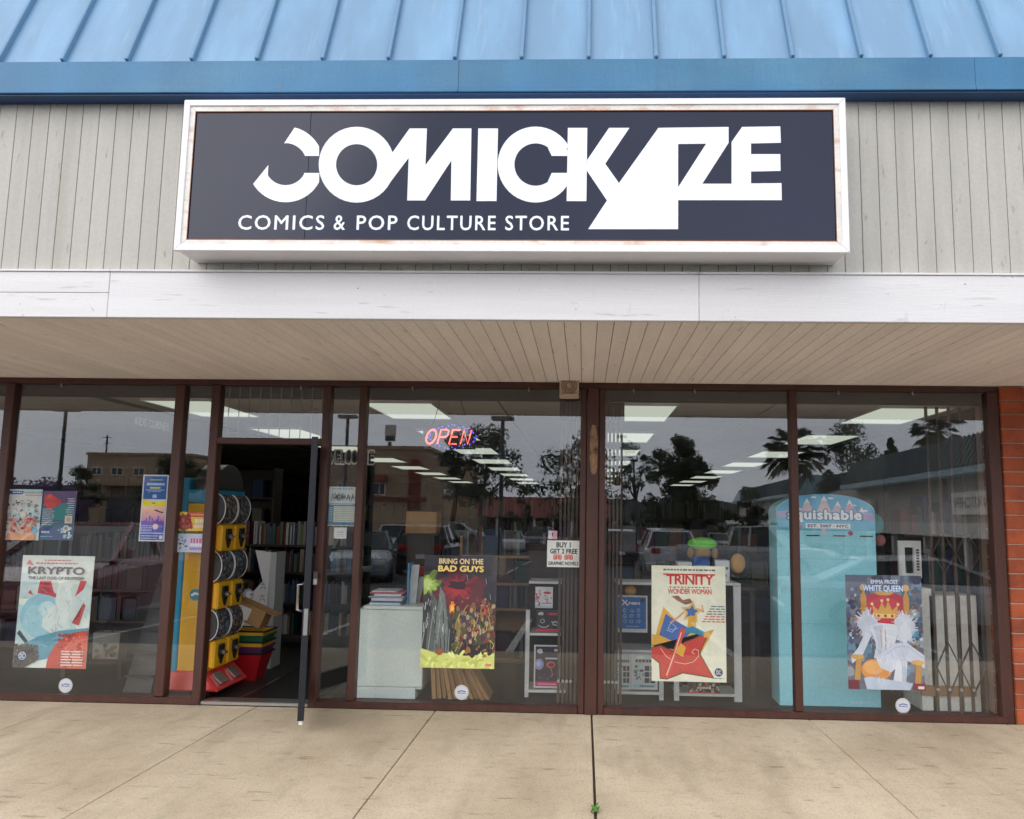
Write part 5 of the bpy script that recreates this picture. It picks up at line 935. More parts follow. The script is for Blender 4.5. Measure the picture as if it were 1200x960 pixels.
# ---- capsule vending machine inside the door
vx0, vx1, vy0, vy1 = at(196, 700, 0.2).x, -3.06, 0.2, 0.78
t = thing('vending_machine', 'yellow, blue and red capsule vending machine standing inside left of the door', 'vending machine', ((vx0 + vx1) / 2, vy0, 0))
vz_ = lambda py: at(230, py, vy0).z
part('body', MB().box(vx0 + 0.12, vx1, vy0, vy1, 0.2, vz_(590)), M_YELLOW, t, bevel=0.006)
part('side_panel', MB().box(vx0, vx0 + 0.118, vy0 - 0.006, vy1, 0.2, vz_(560)), M_CYANP, t, bevel=0.01)
part('header_band', MB().box(vx0 + 0.12, vx1 + 0.004, vy0 + 0.004, vy1 - 0.004, vz_(589), vz_(574)), M_CYANP, t)
part('dome', MB().prismx([(0.49 + 0.28 * math.cos(R(a)), vz_(573) + 0.22 * math.sin(R(a))) for a in range(0, 181, 10)], vx0 + 0.16, vx1 - 0.01), M_SMOKE, t)
part('base', MB().hexa([(vx0 - 0.02, vy0 - 0.05, 0.06), (vx1 + 0.14, vy0 - 0.05, 0.06), (vx1 + 0.14, vy1, 0.06), (vx0 - 0.02, vy1, 0.06)], [(vx0 + 0.01, vy0 - 0.01, 0.22), (vx1 - 0.02, vy0 - 0.01, 0.22), (vx1 - 0.02, vy1, 0.22), (vx0 + 0.01, vy1, 0.22)]), M_REDP, t, bevel=0.015)
part('caster', MB().tube([(vx0 + 0.2, vy0 + 0.05, 0.03), (vx0 + 0.24, vy0 + 0.05, 0.03)], 0.03, 10), M_BLACK, t); part('caster', MB().tube([(vx1, vy0 + 0.05, 0.03), (vx1 + 0.04, vy0 + 0.05, 0.03)], 0.03, 10), M_BLACK, t)
c = at(229, 697, vy0 - 0.001); A = Art(c.x - 0.05, c.x + 0.05, c.z - 0.05, c.z + 0.05, vy0 - 0.0005); A.ell(0.5, 0.5, 0.48, None, S(30, 140, 160), 22); A.poly([(0.1, 0.5), (0.4, 0.7), (0.9, 0.62), (0.85, 0.42), (0.5, 0.5), (0.2, 0.35)], S(220, 230, 226)); A.build('emblem', t)
cols = [S(120, 50, 50), S(70, 110, 140), S(150, 146, 138), S(120, 96, 70), S(84, 76, 96), S(50, 62, 90), S(40, 40, 44), S(30, 30, 34)]
for r_i, zc in enumerate((vz_(596), vz_(664), vz_(733))):
    for k in range(2):
        ya, yb = vy0 + 0.02 + k * 0.275, vy0 + 0.275 + k * 0.275; RX, RZ = 0.075, 0.118
        sp_ = lambda a, q=1.0: (vx1 - 0.002 + RX * q * math.cos(R(a)), zc + RZ * q * math.sin(R(a)))
        mbx = MB(); mbx.prism([sp_(a) for a in range(-90, 91, 12)], ya + 0.012, yb - 0.012, 0, S(64, 66, 68)); gl = part('globe', mbx, M_COLOR, t)
        cap = MB(); cc2 = random.choice([S(90, 116, 134), S(130, 124, 116), S(100, 70, 66), S(110, 118, 124)])
        for i in range(120):
            a_ = random.uniform(-85, 75); y_ = random.uniform(ya + 0.025, yb - 0.025); s_ = random.uniform(0.008, 0.018); x_, z_ = sp_(a_)
            cap.ball((x_, y_, z_), .004, s_, s_, 6, 4, 0, random.choice(cols + [cc2] * 5))
        part('capsules', cap, M_COLOR, gl, kind='stuff')
        for ye in (ya, yb): part('rim', MB().tube([(lambda q: (q[0], ye, q[1]))(sp_(a, 1.04)) for a in range(-90, 91, 12)], 0.0042, 6), M_WPL, gl)
        zd = zc - 0.24
        part('dispenser', MB().box(vx1 + 0.0005, vx1 + 0.055, ya + 0.012, yb - 0.012, zd - 0.112, zd + 0.108), M_YELLOW, t, bevel=0.014)
        part('coin_mechanism', MB().prismx([((ya + yb) / 2 + dy_, zd + dz_) for dy_, dz_ in ((-.045, .075), (.045, .075), (.05, .0), (.0, -.085), (-.05, .0))], vx1 + 0.056, vx1 + 0.072), M_BLACK, t)
        part('turn_knob', MB().tube([(vx1 + 0.072, (ya + yb) / 2, zd + 0.01), (vx1 + 0.095, (ya + yb) / 2, zd + 0.01)], 0.02, 10).bar((vx1 + 0.1, (ya + yb) / 2 - .03, zd + .01), (vx1 + 0.1, (ya + yb) / 2 + .03, zd + .01), .012, .014), M_CHROME, t)
    part('window_recess', MB().prism([(vx1 - 0.001 + 0.085 * math.cos(R(a)), zc + 0.118 * math.sin(R(a))) for a in range(90, 271, 15)], vy0 - 0.003, vy0 + 0.003), M_SMOKE, t)
for k in range(2): part('chute_flap', MB().hexa([(vx1 + 0.03, vy0 + 0.06 + k * .28, 0.17), (vx1 + 0.11, vy0 + 0.06 + k * .28, 0.10), (vx1 + 0.11, vy0 + 0.2 + k * .28, 0.10), (vx1 + 0.03, vy0 + 0.2 + k * .28, 0.17)], [(vx1 + 0.035, vy0 + 0.06 + k * .28, 0.185), (vx1 + 0.12, vy0 + 0.06 + k * .28, 0.112), (vx1 + 0.12, vy0 + 0.2 + k * .28, 0.112), (vx1 + 0.035, vy0 + 0.2 + k * .28, 0.185)]), M_CHROME, t)

# ---- stack of shopping baskets with an open carton on top
bx, by = at(290, 760, 1.05).x, 1.05; M_RB = mat('red_basket_plastic', S(176, 24, 34), rough=0.4); M_YB = mat('yellow_basket_plastic', S(220, 170, 50), rough=0.4); M_GB = mat('green_basket_plastic', S(30, 96, 60), rough=0.4); M_PB = mat('purple_basket_plastic', S(90, 40, 90), rough=0.4)
z = 0.001
for i, (m_, h_, nm) in enumerate(((M_RB, 0.24, 'red'), (M_PB, 0.05, 'purple'), (M_YB, 0.045, 'lower yellow'), (M_GB, 0.05, 'green'), (M_YB, 0.04, 'upper yellow'))):
    t = thing('shopping_basket', f'{nm} shopping basket in the nested stack behind the vending machine', 'basket', (bx, by, z), 'nested shopping baskets')
    lo, hi = (0.125 if i == 0 else 0.175 + .004 * i), 0.19 + .003 * i; mbx = MB()
    def rim_(h0, h1, r0, r1, th=0.008):
        for sx, sy in ((1, 0), (-1, 0), (0, 1), (0, -1)):
            if sx: mbx.hexa([(bx + sx * r0, by - r0 * .75, h0), (bx + sx * (r0 - th), by - r0 * .75, h0), (bx + sx * (r0 - th), by + r0 * .75, h0), (bx + sx * r0, by + r0 * .75, h0)][::(-1 if sx > 0 else 1)], [(bx + sx * r1, by - r1 * .75, h1), (bx + sx * (r1 - th), by - r1 * .75, h1), (bx + sx * (r1 - th), by + r1 * .75, h1), (bx + sx * r1, by + r1 * .75, h1)][::(-1 if sx > 0 else 1)])
            else: mbx.hexa([(bx - r0, by + sy * r0 * .75, h0), (bx + r0, by + sy * r0 * .75, h0), (bx + r0, by + sy * (r0 * .75 - th), h0), (bx - r0, by + sy * (r0 * .75 - th), h0)][::(-1 if sy > 0 else 1)], [(bx - r1, by + sy * r1 * .75, h1), (bx + r1, by + sy * r1 * .75, h1), (bx + r1, by + sy * (r1 * .75 - th), h1), (bx - r1, by + sy * (r1 * .75 - th), h1)][::(-1 if sy > 0 else 1)])
    rim_(z, z + h_, lo, hi)
    if i == 0: mbx.box(bx - lo, bx + lo, by - lo * .75, by + lo * .75, z, z + 0.01)
    part('basket_wall', mbx, m_, t); part('rim', MB().tube([(bx + s1 * (hi + .006), by + s2 * (hi + .006) * .75, z + h_) for s1, s2 in ((-1, -1), (1, -1), (1, 1), (-1, 1), (-1, -1))], 0.009, 6), m_ if i % 2 else M_BLACK, t); z += h_ + 0.003
t = thing('cardboard_carton', 'open brown cardboard carton tipped on top of the shopping baskets', 'carton', (bx + 0.03, by, z)); rot = Matrix.Rotation(R(22), 4, 'Y')
def rb(x0, x1, y0, y1, z0, z1): 
    q = MB().box(x0, x1, y0, y1, z0, z1); q.v = [tuple(rot @ Vector(v) + Vector((bx - 0.0, by - 0.02, z + 0.075))) for v in q.v]; return q
part('wall', rb(-0.15, 0.15, -0.1, -0.092, 0, 0.16), M_CARD, t); part('wall', rb(-0.15, 0.15, 0.092, 0.1, 0, 0.16), M_CARD, t); part('wall', rb(-0.15, -0.142, -0.0915, 0.0915, 0, 0.16), M_CARD, t); part('wall', rb(0.142, 0.15, -0.0915, 0.0915, 0, 0.16), M_CARD, t); part('floor', rb(-0.14, 0.14, -0.09, 0.09, 0, 0.008), M_CARD, t); part('flap', rb(0.151, 0.24, -0.09, 0.09, 0.15, 0.157), M_CARD, t)
o = part('label', rb(-0.12, 0.02, -0.1025, -0.1005, 0.02, 0.13), M_WPL, t)

# ---- white cut-out stand
Yp = 1.55; p, q = at(287, 790, Yp), at(318, 645, Yp)
t = thing('cutout_stand', 'white printed cut-out board with black glyphs standing behind the baskets', 'standee', ((p.x + q.x) / 2, Yp, 0))
part('board', MB().prism([(p.x - 0.1, 0.002), (q.x - 0.02, 0.002), (q.x, q.z - 0.02), (q.x - 0.16, q.z), (p.x + 0.12, q.z - 0.3), (p.x + 0.02, q.z - 0.42), (p.x - 0.1, q.z - 0.55)], Yp, Yp + 0.02, 0, S(206, 206, 206)), M_STAND, t)
part('side_board', MB().box(q.x + 0.002, q.x + 0.06, Yp - 0.01, Yp + 0.24, 0.002, q.z - 0.02, 0, S(176, 178, 180)), M_STAND, t)
A = Art(p.x - 0.1, q.x, 0.0, q.z, Yp); A.ell(0.3, 0.62, 0.2, None, S(150, 152, 156), 20, 0, 1.1); A.ell(0.33, 0.62, 0.12, None, S(206, 206, 206), 16); A.ell(0.4, 0.62, 0.035, None, BK, 12); A.build('print', t)
for v in (0.68, 0.58, 0.5):
    A = Art(p.x - 0.1, q.x, 0.0, q.z, Yp); A.stroke([(0.68, v + .03), (0.88, v + .03)], 0.012, BK); A.stroke([(0.78, v + .04), (0.7, v - .02)], 0.012, BK); A.stroke([(0.78, v + .04), (0.88, v - .02)], 0.012, BK); A.stroke([(0.7, v), (0.88, v)], 0.01, BK); A.build('glyph', t)

# ---- bookshelves (books too thin to pick apart are one part)
BC = [S(70, 64, 70), S(120, 40, 46), S(40, 60, 100), S(150, 146, 140), S(40, 90, 84), S(190, 180, 150), S(90, 70, 120), S(30, 30, 36), S(170, 110, 50), S(60, 100, 150), S(110, 120, 60), S(206, 206, 206)]
def shelf(x0, x1, y0, zs, label, ztop, dep=0.3, m_=None, dark=1.0, wide=(0.008, 0.04), hr=(0.2, 0.27), name='bookshelf', faceout=0.0):
    m_ = m_ or M_SHELF; t = thing(name, label, 'bookshelf', ((x0 + x1) / 2, y0, 0), 'bookshelves in the shop')
    for x in (x0, x1 - 0.025): part('upright', MB().box(x, x + 0.025, y0, y0 + dep, 0.001, ztop), m_, t)
    part('back_board', MB().box(x0 + 0.026, x1 - 0.026, y0 + dep - 0.012, y0 + dep, 0.06, ztop - 0.02), m_, t)
    bk = MB()
    for z in zs:
        part('shelf_board', MB().box(x0 + 0.0255, x1 - 0.0255, y0 + 0.005, y0 + dep - 0.013, z - 0.025, z), m_, t)
        x = x0 + 0.03
        while x < x1 - 0.06:
            w_ = random.uniform(*wide)
            if random.random() < faceout: w_ = random.uniform(0.13, 0.18)
            if random.random() < 0.06: x += random.uniform(0.02, 0.1); continue
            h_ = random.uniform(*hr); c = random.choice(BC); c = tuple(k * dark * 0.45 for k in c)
            if x + w_ > x1 - 0.03: break
            bk.box(x, x + w_ * 0.94, y0 + 0.02 + random.uniform(0, 0.03), y0 + dep - 0.03, z + 0.001, z + h_, 0, c); x += w_
    part('books', bk, M_COLOR, t, kind='stuff'); return t
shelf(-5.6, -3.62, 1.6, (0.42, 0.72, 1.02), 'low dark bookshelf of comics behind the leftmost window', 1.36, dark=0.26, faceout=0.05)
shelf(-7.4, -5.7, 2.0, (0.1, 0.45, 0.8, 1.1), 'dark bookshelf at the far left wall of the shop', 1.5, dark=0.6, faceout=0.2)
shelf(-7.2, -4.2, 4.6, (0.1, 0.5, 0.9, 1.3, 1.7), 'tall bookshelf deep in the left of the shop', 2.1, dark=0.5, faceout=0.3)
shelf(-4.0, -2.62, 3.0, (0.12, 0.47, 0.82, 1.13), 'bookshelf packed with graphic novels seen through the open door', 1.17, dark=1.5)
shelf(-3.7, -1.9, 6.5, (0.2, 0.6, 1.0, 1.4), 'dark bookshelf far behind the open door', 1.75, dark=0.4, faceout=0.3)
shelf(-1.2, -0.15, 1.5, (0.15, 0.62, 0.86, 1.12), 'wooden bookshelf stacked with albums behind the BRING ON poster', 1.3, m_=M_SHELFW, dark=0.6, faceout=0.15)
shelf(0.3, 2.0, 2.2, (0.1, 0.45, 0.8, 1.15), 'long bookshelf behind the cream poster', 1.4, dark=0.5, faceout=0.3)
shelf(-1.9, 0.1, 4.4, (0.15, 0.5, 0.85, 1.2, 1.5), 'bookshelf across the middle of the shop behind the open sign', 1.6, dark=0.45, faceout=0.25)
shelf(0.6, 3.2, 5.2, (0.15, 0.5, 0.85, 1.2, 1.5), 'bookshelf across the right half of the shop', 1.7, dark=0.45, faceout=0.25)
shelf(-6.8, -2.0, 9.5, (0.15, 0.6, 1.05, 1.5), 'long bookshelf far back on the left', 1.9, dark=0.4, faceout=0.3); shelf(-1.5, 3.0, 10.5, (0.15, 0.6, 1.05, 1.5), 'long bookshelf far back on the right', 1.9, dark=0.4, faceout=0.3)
# carton on the middle bookshelf
Yq = 1.55; p, q = at(475, 625, Yq), at(512, 600, Yq); t = thing('cardboard_carton', 'plain brown cardboard carton raised on a stand behind the open sign', 'carton', ((p.x + q.x) / 2, Yq, p.z)); part('body', MB().box(p.x, q.x, Yq, Yq + 0.25, p.z, q.z), M_CARD, t, bevel=0.004); part('tape', MB().box(p.x - 0.001, q.x + 0.001, Yq - 0.0015, Yq, (p.z + q.z) / 2 - 0.012, (p.z + q.z) / 2 + 0.012), M_SHELFW, t)
t = thing('plinth', 'dark plinth carrying the brown cardboard carton', 'plinth', ((p.x + q.x) / 2, Yq, 0)); part('column', MB().box(p.x + 0.02, q.x - 0.02, Yq + 0.02, Yq + 0.23, 0.002, p.z - 0.022), M_SHELF, t); part('top', MB().box(p.x - 0.02, q.x + 0.02, Yq - 0.01, Yq + 0.26, p.z - 0.021, p.z - 0.001), M_SHELF, t)
# sloping magazine rack in the left window
Ym = 0.35; t = thing('magazine_rack', 'grey sloping magazine rack leaning at the right edge of the leftmost big window', 'magazine rack', (at(165, 810, Ym).x, Ym, 0))
p0, p1, q0, q1 = at(143, 815, Ym), at(176, 815, Ym), at(180, 646, Ym), at(197, 646, Ym)
M_MR = mat('dark_grey_rack_plastic', S(48, 47, 49), rough=0.5)
part('back', MB().hexa([(p0.x, Ym, 0.002), (p1.x, Ym, 0.002), (p1.x, Ym + 0.12, 0.002), (p0.x, Ym + 0.12, 0.002)], [(q0.x, Ym + 0.25, q0.z), (q1.x, Ym + 0.25, q0.z), (q1.x, Ym + 0.3, q0.z), (q0.x, Ym + 0.3, q0.z)]), M_MR, t)
for k in range(6):
    f = (k + 0.7) / 6.3; l = p0.x + (q0.x - p0.x) * f; r = p1.x + (q1.x - p1.x) * f; zz_ = q0.z * f; yy_ = Ym + 0.25 * f
    part('ledge', MB().box(l, r, yy_ - 0.035, yy_ - 0.002, zz_ - 0.006, zz_ + 0.012), M_MR, t); part('edge_strip', MB().bar((l - 0.004, yy_ - 0.01, zz_ - 0.12), (l + 0.012, yy_ + 0.02, zz_ + 0.005), 0.008, 0.02), M_WPL if k % 2 else M_RACKW, t)
t = thing('paper_bag', 'pale printed shopping bag with handles on the floor behind the blue poster', 'bag', (at(124, 760, 0.9).x, 0.9, 0)); p, q = at(108, 772, 0.9), at(140, 742, 0.9)
part('bag_body', MB().hexa([(p.x, .9, p.z), (q.x, .9, p.z), (q.x, 1.05, p.z), (p.x, 1.05, p.z)], [(p.x - .01, .9, q.z), (q.x + .01, .9, q.z), (q.x + .01, 1.05, q.z), (p.x - .01, 1.05, q.z)], 0, S(150, 146, 140)), M_COLOR, t); A = Art(p.x, q.x, p.z, q.z, 0.9); A.specks(20, 0.1, 0.05, 0.95, 0.6, 0.05, 0.12, [S(60, 50, 50), S(130, 90, 60), S(90, 100, 60)]); A.build('print', t)
part('handle', MB().tube([(p.x + .06 + .1 * k, .92, q.z + .1 * math.sin(math.pi * k)) for k in [i / 8 for i in range(9)]], 0.004, 5), M_BLACK, t)
t = thing('bag_bench', 'dark low bench under the printed shopping bag', 'bench', (at(124, 790, .9).x, .9, 0)); part('top', MB().box(p.x - .3, q.x + .1, .8, 1.2, p.z - .03, p.z - .001), M_SHELF, t); part('leg', MB().box(p.x - .28, p.x - .24, .9, 1.1, .002, p.z - .031), M_SHELF, t); part('leg', MB().box(q.x, q.x + .04, .9, 1.1, .002, p.z - .031), M_SHELF, t)
# floor mat and stool
t = thing('door_mat', 'black rubber mat on the floor just inside the open door', 'mat', (-2.5, 0.9, 0)); part('pile', MB().hexa([(-2.72, 0.2, 0.001), (-2.16, 0.2, 0.001), (-2.1, 1.7, 0.001), (-2.72, 1.7, 0.001)], [(-2.72, 0.2, 0.012), (-2.16, 0.2, 0.012), (-2.1, 1.7, 0.012), (-2.72, 1.7, 0.012)]), M_BLACK, t); part('border', MB().box(-2.76, -2.721, 0.18, 1.72, 0.001, 0.016), M_SMOKE, t)
# weed in the wide joint
w0 = at(698, 947, 0); d = cam_dir(698, 950); k = (0.0 - CH) / d.z; w0 = EYE + d * k
t = thing('weed', 'tiny green weed growing in the wide sidewalk joint', 'weed', (w0.x, w0.y, 0)); mbx = MB()
for i in range(26):
    a_ = random.uniform(0, 2 * math.pi); r_1 = random.uniform(0.01, 0.03); c = Vector((0.072 + random.uniform(-.012, .012), w0.y + random.uniform(-.05, .05), 0.004)); e = c + Vector((math.cos(a_) * r_1, math.sin(a_) * r_1, random.uniform(.005, .025))); s_ = Vector((-math.sin(a_), math.cos(a_), 0)) * 0.008
    mbx.add([c, (c + e) / 2 + s_, e, (c + e) / 2 - s_], [(0, 1, 2, 3)])
part('leaves', mbx, M_LEAF, t)

# ------------------------------------------------------------------ across the car park (seen mirrored in the glass)
def rp(px, T): return (px - 684) / 988 * T
def RY(T): return -(T - CD)                         # a mirrored thing at distance T stands at y = RY(T)
def rz(py, T): return CH + (606 - py) / 988 * T
M_TRUNK = mat('tree_bark', S(82, 70, 60), rough=0.95, var=0.3)
M_F1 = mat('dark_foliage', S(50, 64, 40), rough=0.8, var=0.35, scale=1.2); M_F2 = mat('eucalyptus_foliage', S(66, 76, 58), rough=0.8, var=0.3, scale=1.5); M_F3 = mat('jacaranda_blossom', S(110, 84, 128), rough=0.8, var=0.3, scale=1.5); M_FP = mat('palm_frond', S(58, 70, 42), rough=0.7, var=0.3)
def tree(label, px, T, hgt, rad, m_, nc, nl, base=0.35, lean=0.0, ls=0.16, seed=1, group='trees across the car park', name='tree', flat=0.7):
    rr = random.Random(seed); y = RY(T); x = rp(px, T); z0 = gz(y)
    t = thing(name, label, 'tree', (x, y, z0), group)
    tr = MB(); lv = MB(); b = Vector((x, y, z0 - 0.1)); k = b + Vector((lean * hgt, 0, hgt * base)); w_ = 0.022 * hgt + 0.05
    tr.tube([b, (b + k) / 2 + Vector((rr.uniform(-.1, .1), 0, 0)), k], [w_, w_ * .8, w_ * .65], 8)
    for c in range(nc):
        a = rr.uniform(0, 2 * math.pi); q = rr.random() ** 0.6; h_ = rr.uniform(base * 0.95, 1.0)
        env = math.sin(math.pi * min(1, max(0.08, (h_ - base * .8) / (1.05 - base * .8)))) ** 0.6
        c0 = Vector((x + lean * hgt * 1.4 + math.cos(a) * rad * q * env, y + math.sin(a) * rad * q * env, z0 + hgt * h_)); mid = (k + c0) / 2 + Vector((0, 0, 0.08 * hgt * rr.uniform(-.3, .8)))
        if c % 2 == 0: tr.tube([k, mid, c0], [w_ * .4, w_ * .25, w_ * .08], 5)
        cr_ = rad * rr.uniform(0.16, 0.36)
        for i in range(int(nl * 2.2)):
            d = Vector((rr.gauss(0, 1), rr.gauss(0, 1), rr.gauss(0, flat))); d = d.normalized() * cr_ * rr.random() ** 0.4; c1 = c0 + d
            u = Vector((rr.gauss(0, 1), rr.gauss(0, 1), rr.gauss(0, 1))).normalized(); v = u.cross(Vector((rr.gauss(0, 1), rr.gauss(0, 1), rr.gauss(0, 1)))).normalized(); s_ = ls * .62 * rr.uniform(.6, 1.4)
            lv.add([c1 - u * s_, c1 + v * s_ * .45, c1 + u * s_, c1 - v * s_ * .45], [(0, 1, 2, 3)])
    part('trunk', tr, M_TRUNK, t, smooth=True); part('crown', lv, m_, t); return t
def palm(label, px, T, hgt, rad, seed):
    rr = random.Random(seed); y = RY(T); x = rp(px, T); z0 = gz(y); t = thing('palm_tree', label, 'palm tree', (x, y, z0), 'fan palms across the car park')
    part('trunk', MB().tube([(x, y, z0 - .1), (x + .1, y, z0 + hgt * .5), (x, y, z0 + hgt)], [.28, .22, .2], 8), M_TRUNK, t, smooth=True); lv = MB(); c = Vector((x, y, z0 + hgt))
    for i in range(70):
        a = rr.uniform(0, 2 * math.pi); el = rr.uniform(-0.9, 1.2); L = rad * rr.uniform(.42, .62); d = Vector((math.cos(a) * math.cos(el), math.sin(a) * math.cos(el), math.sin(el))); e = c + d * L - Vector((0, 0, .05 * rad))
        lv.tube([c, (c + e) / 2 + Vector((0, 0, .03 * rad)), e], [.03, .025, .02], 3); sd_ = d.cross(Vector((0, 0, 1))).normalized(); up = sd_.cross(d)
        for j in range(15):
            f = R(-80 + 160 * j / 14); dd_ = (d * math.cos(f) + sd_ * math.sin(f)).normalized(); ll = rad * .4 * rr.uniform(.75, 1.1); q = dd_.cross(up).normalized() * .035
            lv.add([e - q, e + q, e + dd_ * ll * .55 + q - Vector((0, 0, .02 * rad)), e + dd_ * ll - Vector((0, 0, .2 * rad)), e + dd_ * ll * .55 - q - Vector((0, 0, .02 * rad))], [(0, 1, 2, 3, 4)])
    for i in range(70):
        a = rr.uniform(0, 2 * math.pi); q = Vector((math.cos(a), math.sin(a), 0)); p_ = c + q * .22; lv.add([p_, p_ + q * .15 - Vector((0, 0, rr.uniform(.5, 1.1))), p_ + Vector((-q.y, q.x, 0)) * .12], [(0, 1, 2)])
    part('crown', lv, M_FP, t); return t
tree('tall forked eucalyptus reflected beside the open sign', 560, 60, 8.6, 3.0, M_F2, 30, 90, 0.42, 0.03, 0.2, 2); tree('second forked eucalyptus just left of it', 528, 62, 8.8, 1.9, M_F2, 16, 80, 0.5, 0.05, 0.2, 3)
tree('leafy street tree reflected around the brown column', 674, 45, 6.3, 2.4, M_F2, 34, 60, 0.35, 0, 0.17, 4); tree('thin curved gum tree reflected left in the cream poster window', 752, 50, 6.6, 1.7, M_F2, 12, 50, 0.55, -0.06, 0.16, 5)
tree('big dense dark tree reflected in the middle of the cream poster window', 797, 70, 8.8, 3.0, M_F1, 84, 120, 0.16, 0, 0.24, 6); tree('small round dark tree right of the big dense one', 873, 80, 5.4, 1.7, M_F1, 18, 80, 0.3, 0, 0.2, 7)
tree('drooping eucalyptus rising behind the mall wing roof', 990, 84, 11.6, 3.4, M_F2, 36, 90, 0.3, 0, 0.24, 8, flat=1.3); tree('broad dark cypress behind the mall wing roof', 1039, 80, 11.0, 1.1, M_F1, 30, 120, 0.1, 0, 0.24, 9, flat=1.3)
tree('young tree reflected above the red tiled roof', 612, 80, 5.6, 1.5, M_F1, 14, 60, 0.3, 0, 0.2, 10); tree('purple blossoming jacaranda at far left', 20, 60, 4.6, 3.4, M_F3, 34, 80, 0.25, 0, 0.2, 11); tree('second jacaranda beside the far building', 62, 66, 4.4, 2.4, M_F3, 22, 70, 0.25, 0, 0.2, 12)
tree('dark round tree left of the tan office block', 84, 86, 6.8, 2.2, M_F1, 24, 80, 0.25, 0, 0.24, 13); tree('dark tree right of the tan office block', 190, 82, 7.2, 3.4, M_F1, 34, 90, 0.2, 0, 0.26, 14); tree('dark tree behind the sidelight reflection', 232, 84, 6.6, 2.4, M_F1, 24, 80, 0.25, 0, 0.24, 15)
palm('fan palm reflected at the mullion of the rightmost window', 927, 60, 7.4, 2.5, 1); palm('fan palm rising behind the mall wing', 1094, 72, 10.2, 2.7, 2)
for i, px in enumerate((728, 762, 786, 822, 846, 884)):
    tree(f'dark bushy shrub {["farthest left", "second from left", "under the big dark tree", "right of the big dark tree", "fifth from left", "beside the mall wing"][i]} in the far hedge line', px, 92, 2.9 + (i % 3) * .5, 2.1, M_F1, 18, 60, 0.1, 0, 0.24, 30 + i, 'shrubs along the far edge of the car park', 'shrub')
# poles
M_POLE = mat('dark_pole_steel', S(62, 60, 62), rough=0.6)
def pole(label, px, T, top, r=0.075, arm=0.0, name='street_lamp'):
    y = RY(T); x = rp(px, T); z0 = gz(y); t = thing(name, label, 'lamp post' if name == 'street_lamp' else 'utility pole', (x, y, z0), None)
    part('post', MB().tube([(x, y, z0 - .1), (x, y, top)], [r, r * .75], 8), M_POLE, t, smooth=True)
    part('base', MB().tube([(x, y, z0 - .1), (x, y, z0 + .6)], [r * 2.6, r * 2.6], 10), M_CONC, t)
    if arm: part('lamp_head', MB().box(x - arm, x + arm, y - .2, y + .2, top, top + .14), M_POLE, t, bevel=0.02)
    else: part('crossbar', MB().box(x - .9, x + .9, y - .05, y + .05, top - .5, top - .38).box(x - .6, x + .6, y - .05, y + .05, top - 1.6, top - 1.48), M_POLE, t)
pole('car park lamp post reflected in the leftmost window', 58, 32, 5.3, 0.09, .5); pole('car park lamp post reflected beside the open sign', 587, 30, 4.9, 0.09, .4); pole('lamp post reflected in the sidelight right of the door', 402, 36, 5.6, .09, .4); pole('tall thin post reflected left of the cream poster', 728, 52, 6.4, .07, .3)
pole('wooden utility pole behind the tan office block', 112, 150, 15.0, .2, 0, 'utility_pole'); pole('thin post in front of the big dark tree', 817, 62, 4.8, .06, .25); pole('slim grey post left of the big dark tree', 742, 56, 5.2, .06, .25)
# buildings
M_TAN = mat('tan_stucco', S(176, 152, 124), rough=0.9, var=0.12, scale=0.6, col2=S(150, 112, 92), m2scale=0.15); M_TAN2 = mat('warm_stucco', S(168, 140, 112), rough=0.9); M_RTILE = mat('red_roof_tile', S(132, 66, 54), rough=0.85, var=0.25, scale=3); M_DARKW = mat('dark_window', S(34, 38, 44), rough=0.1); M_TRIM = mat('pale_trim', S(232, 228, 220), rough=0.7); M_GREYW = mat('grey_stucco', S(190, 184, 176), rough=0.9)
def block(label, x0, x1, yf, dep, zt, m_, wins, extra=None):
    t = thing('office_building', label, 'building', ((x0 + x1) / 2, yf, gz(yf)), None); z0 = gz(yf) - 0.2
    part('wall', MB().box(x0, x1, yf - dep, yf, z0, zt), m_, t); part('parapet', MB().box(x0 - .15, x1 + .15, yf - dep - .15, yf + .15, zt + 0.001, zt + .3), M_TRIM if extra else M_TAN2, t)
    for (a, b, c, d) in wins:
        f = part('window', MB().box(a - .1, a, yf + .002, yf + .08, c - .1, d + .1).box(b, b + .1, yf + .002, yf + .08, c - .1, d + .1).box(a, b, yf + .002, yf + .08, d, d + .1).box(a, b, yf + .002, yf + .08, c - .1, c).box((a + b) / 2 - .05, (a + b) / 2 + .05, yf + .002, yf + .06, c, d), M_TRIM, t)
        part('glass', MB().box(a, b, yf + .002, yf + .03, c, d), M_DARKW, f)
    return t
T = 95; yf = RY(T); xa, xb = rp(90, T), rp(216, T)
t = block('tan two storey office block reflected in the leftmost window', xa, xb, yf, 12, rz(541, T), M_TAN, [(rp(a, T), rp(b, T), rz(d, T), rz(c, T)) for a, b, c, d in ((97, 108, 556, 564), (121, 134, 556, 564), (148, 160, 556, 564), (176, 190, 556, 564), (97, 108, 578, 586), (176, 190, 578, 588))])
part('canopy', MB().box(rp(112, T), rp(170, T), yf + .1, yf + 2.5, rz(578, T), rz(574, T)), M_TAN2, t); part('entrance', MB().box(rp(118, T), rp(160, T), yf + .002, yf + .05, gz(yf), rz(590, T)), M_DARKW, t)
T = 72; yf = RY(T); xa, xb = rp(384, T), rp(500, T)
t = block('tan mission style building reflected left of the open sign', xa, xb, yf, 34, rz(530, T), M_TAN, [(rp(437, T), rp(449.5, T), rz(583, T), rz(571, T)), (rp(395, T), rp(404, T), rz(583, T), rz(571, T))])
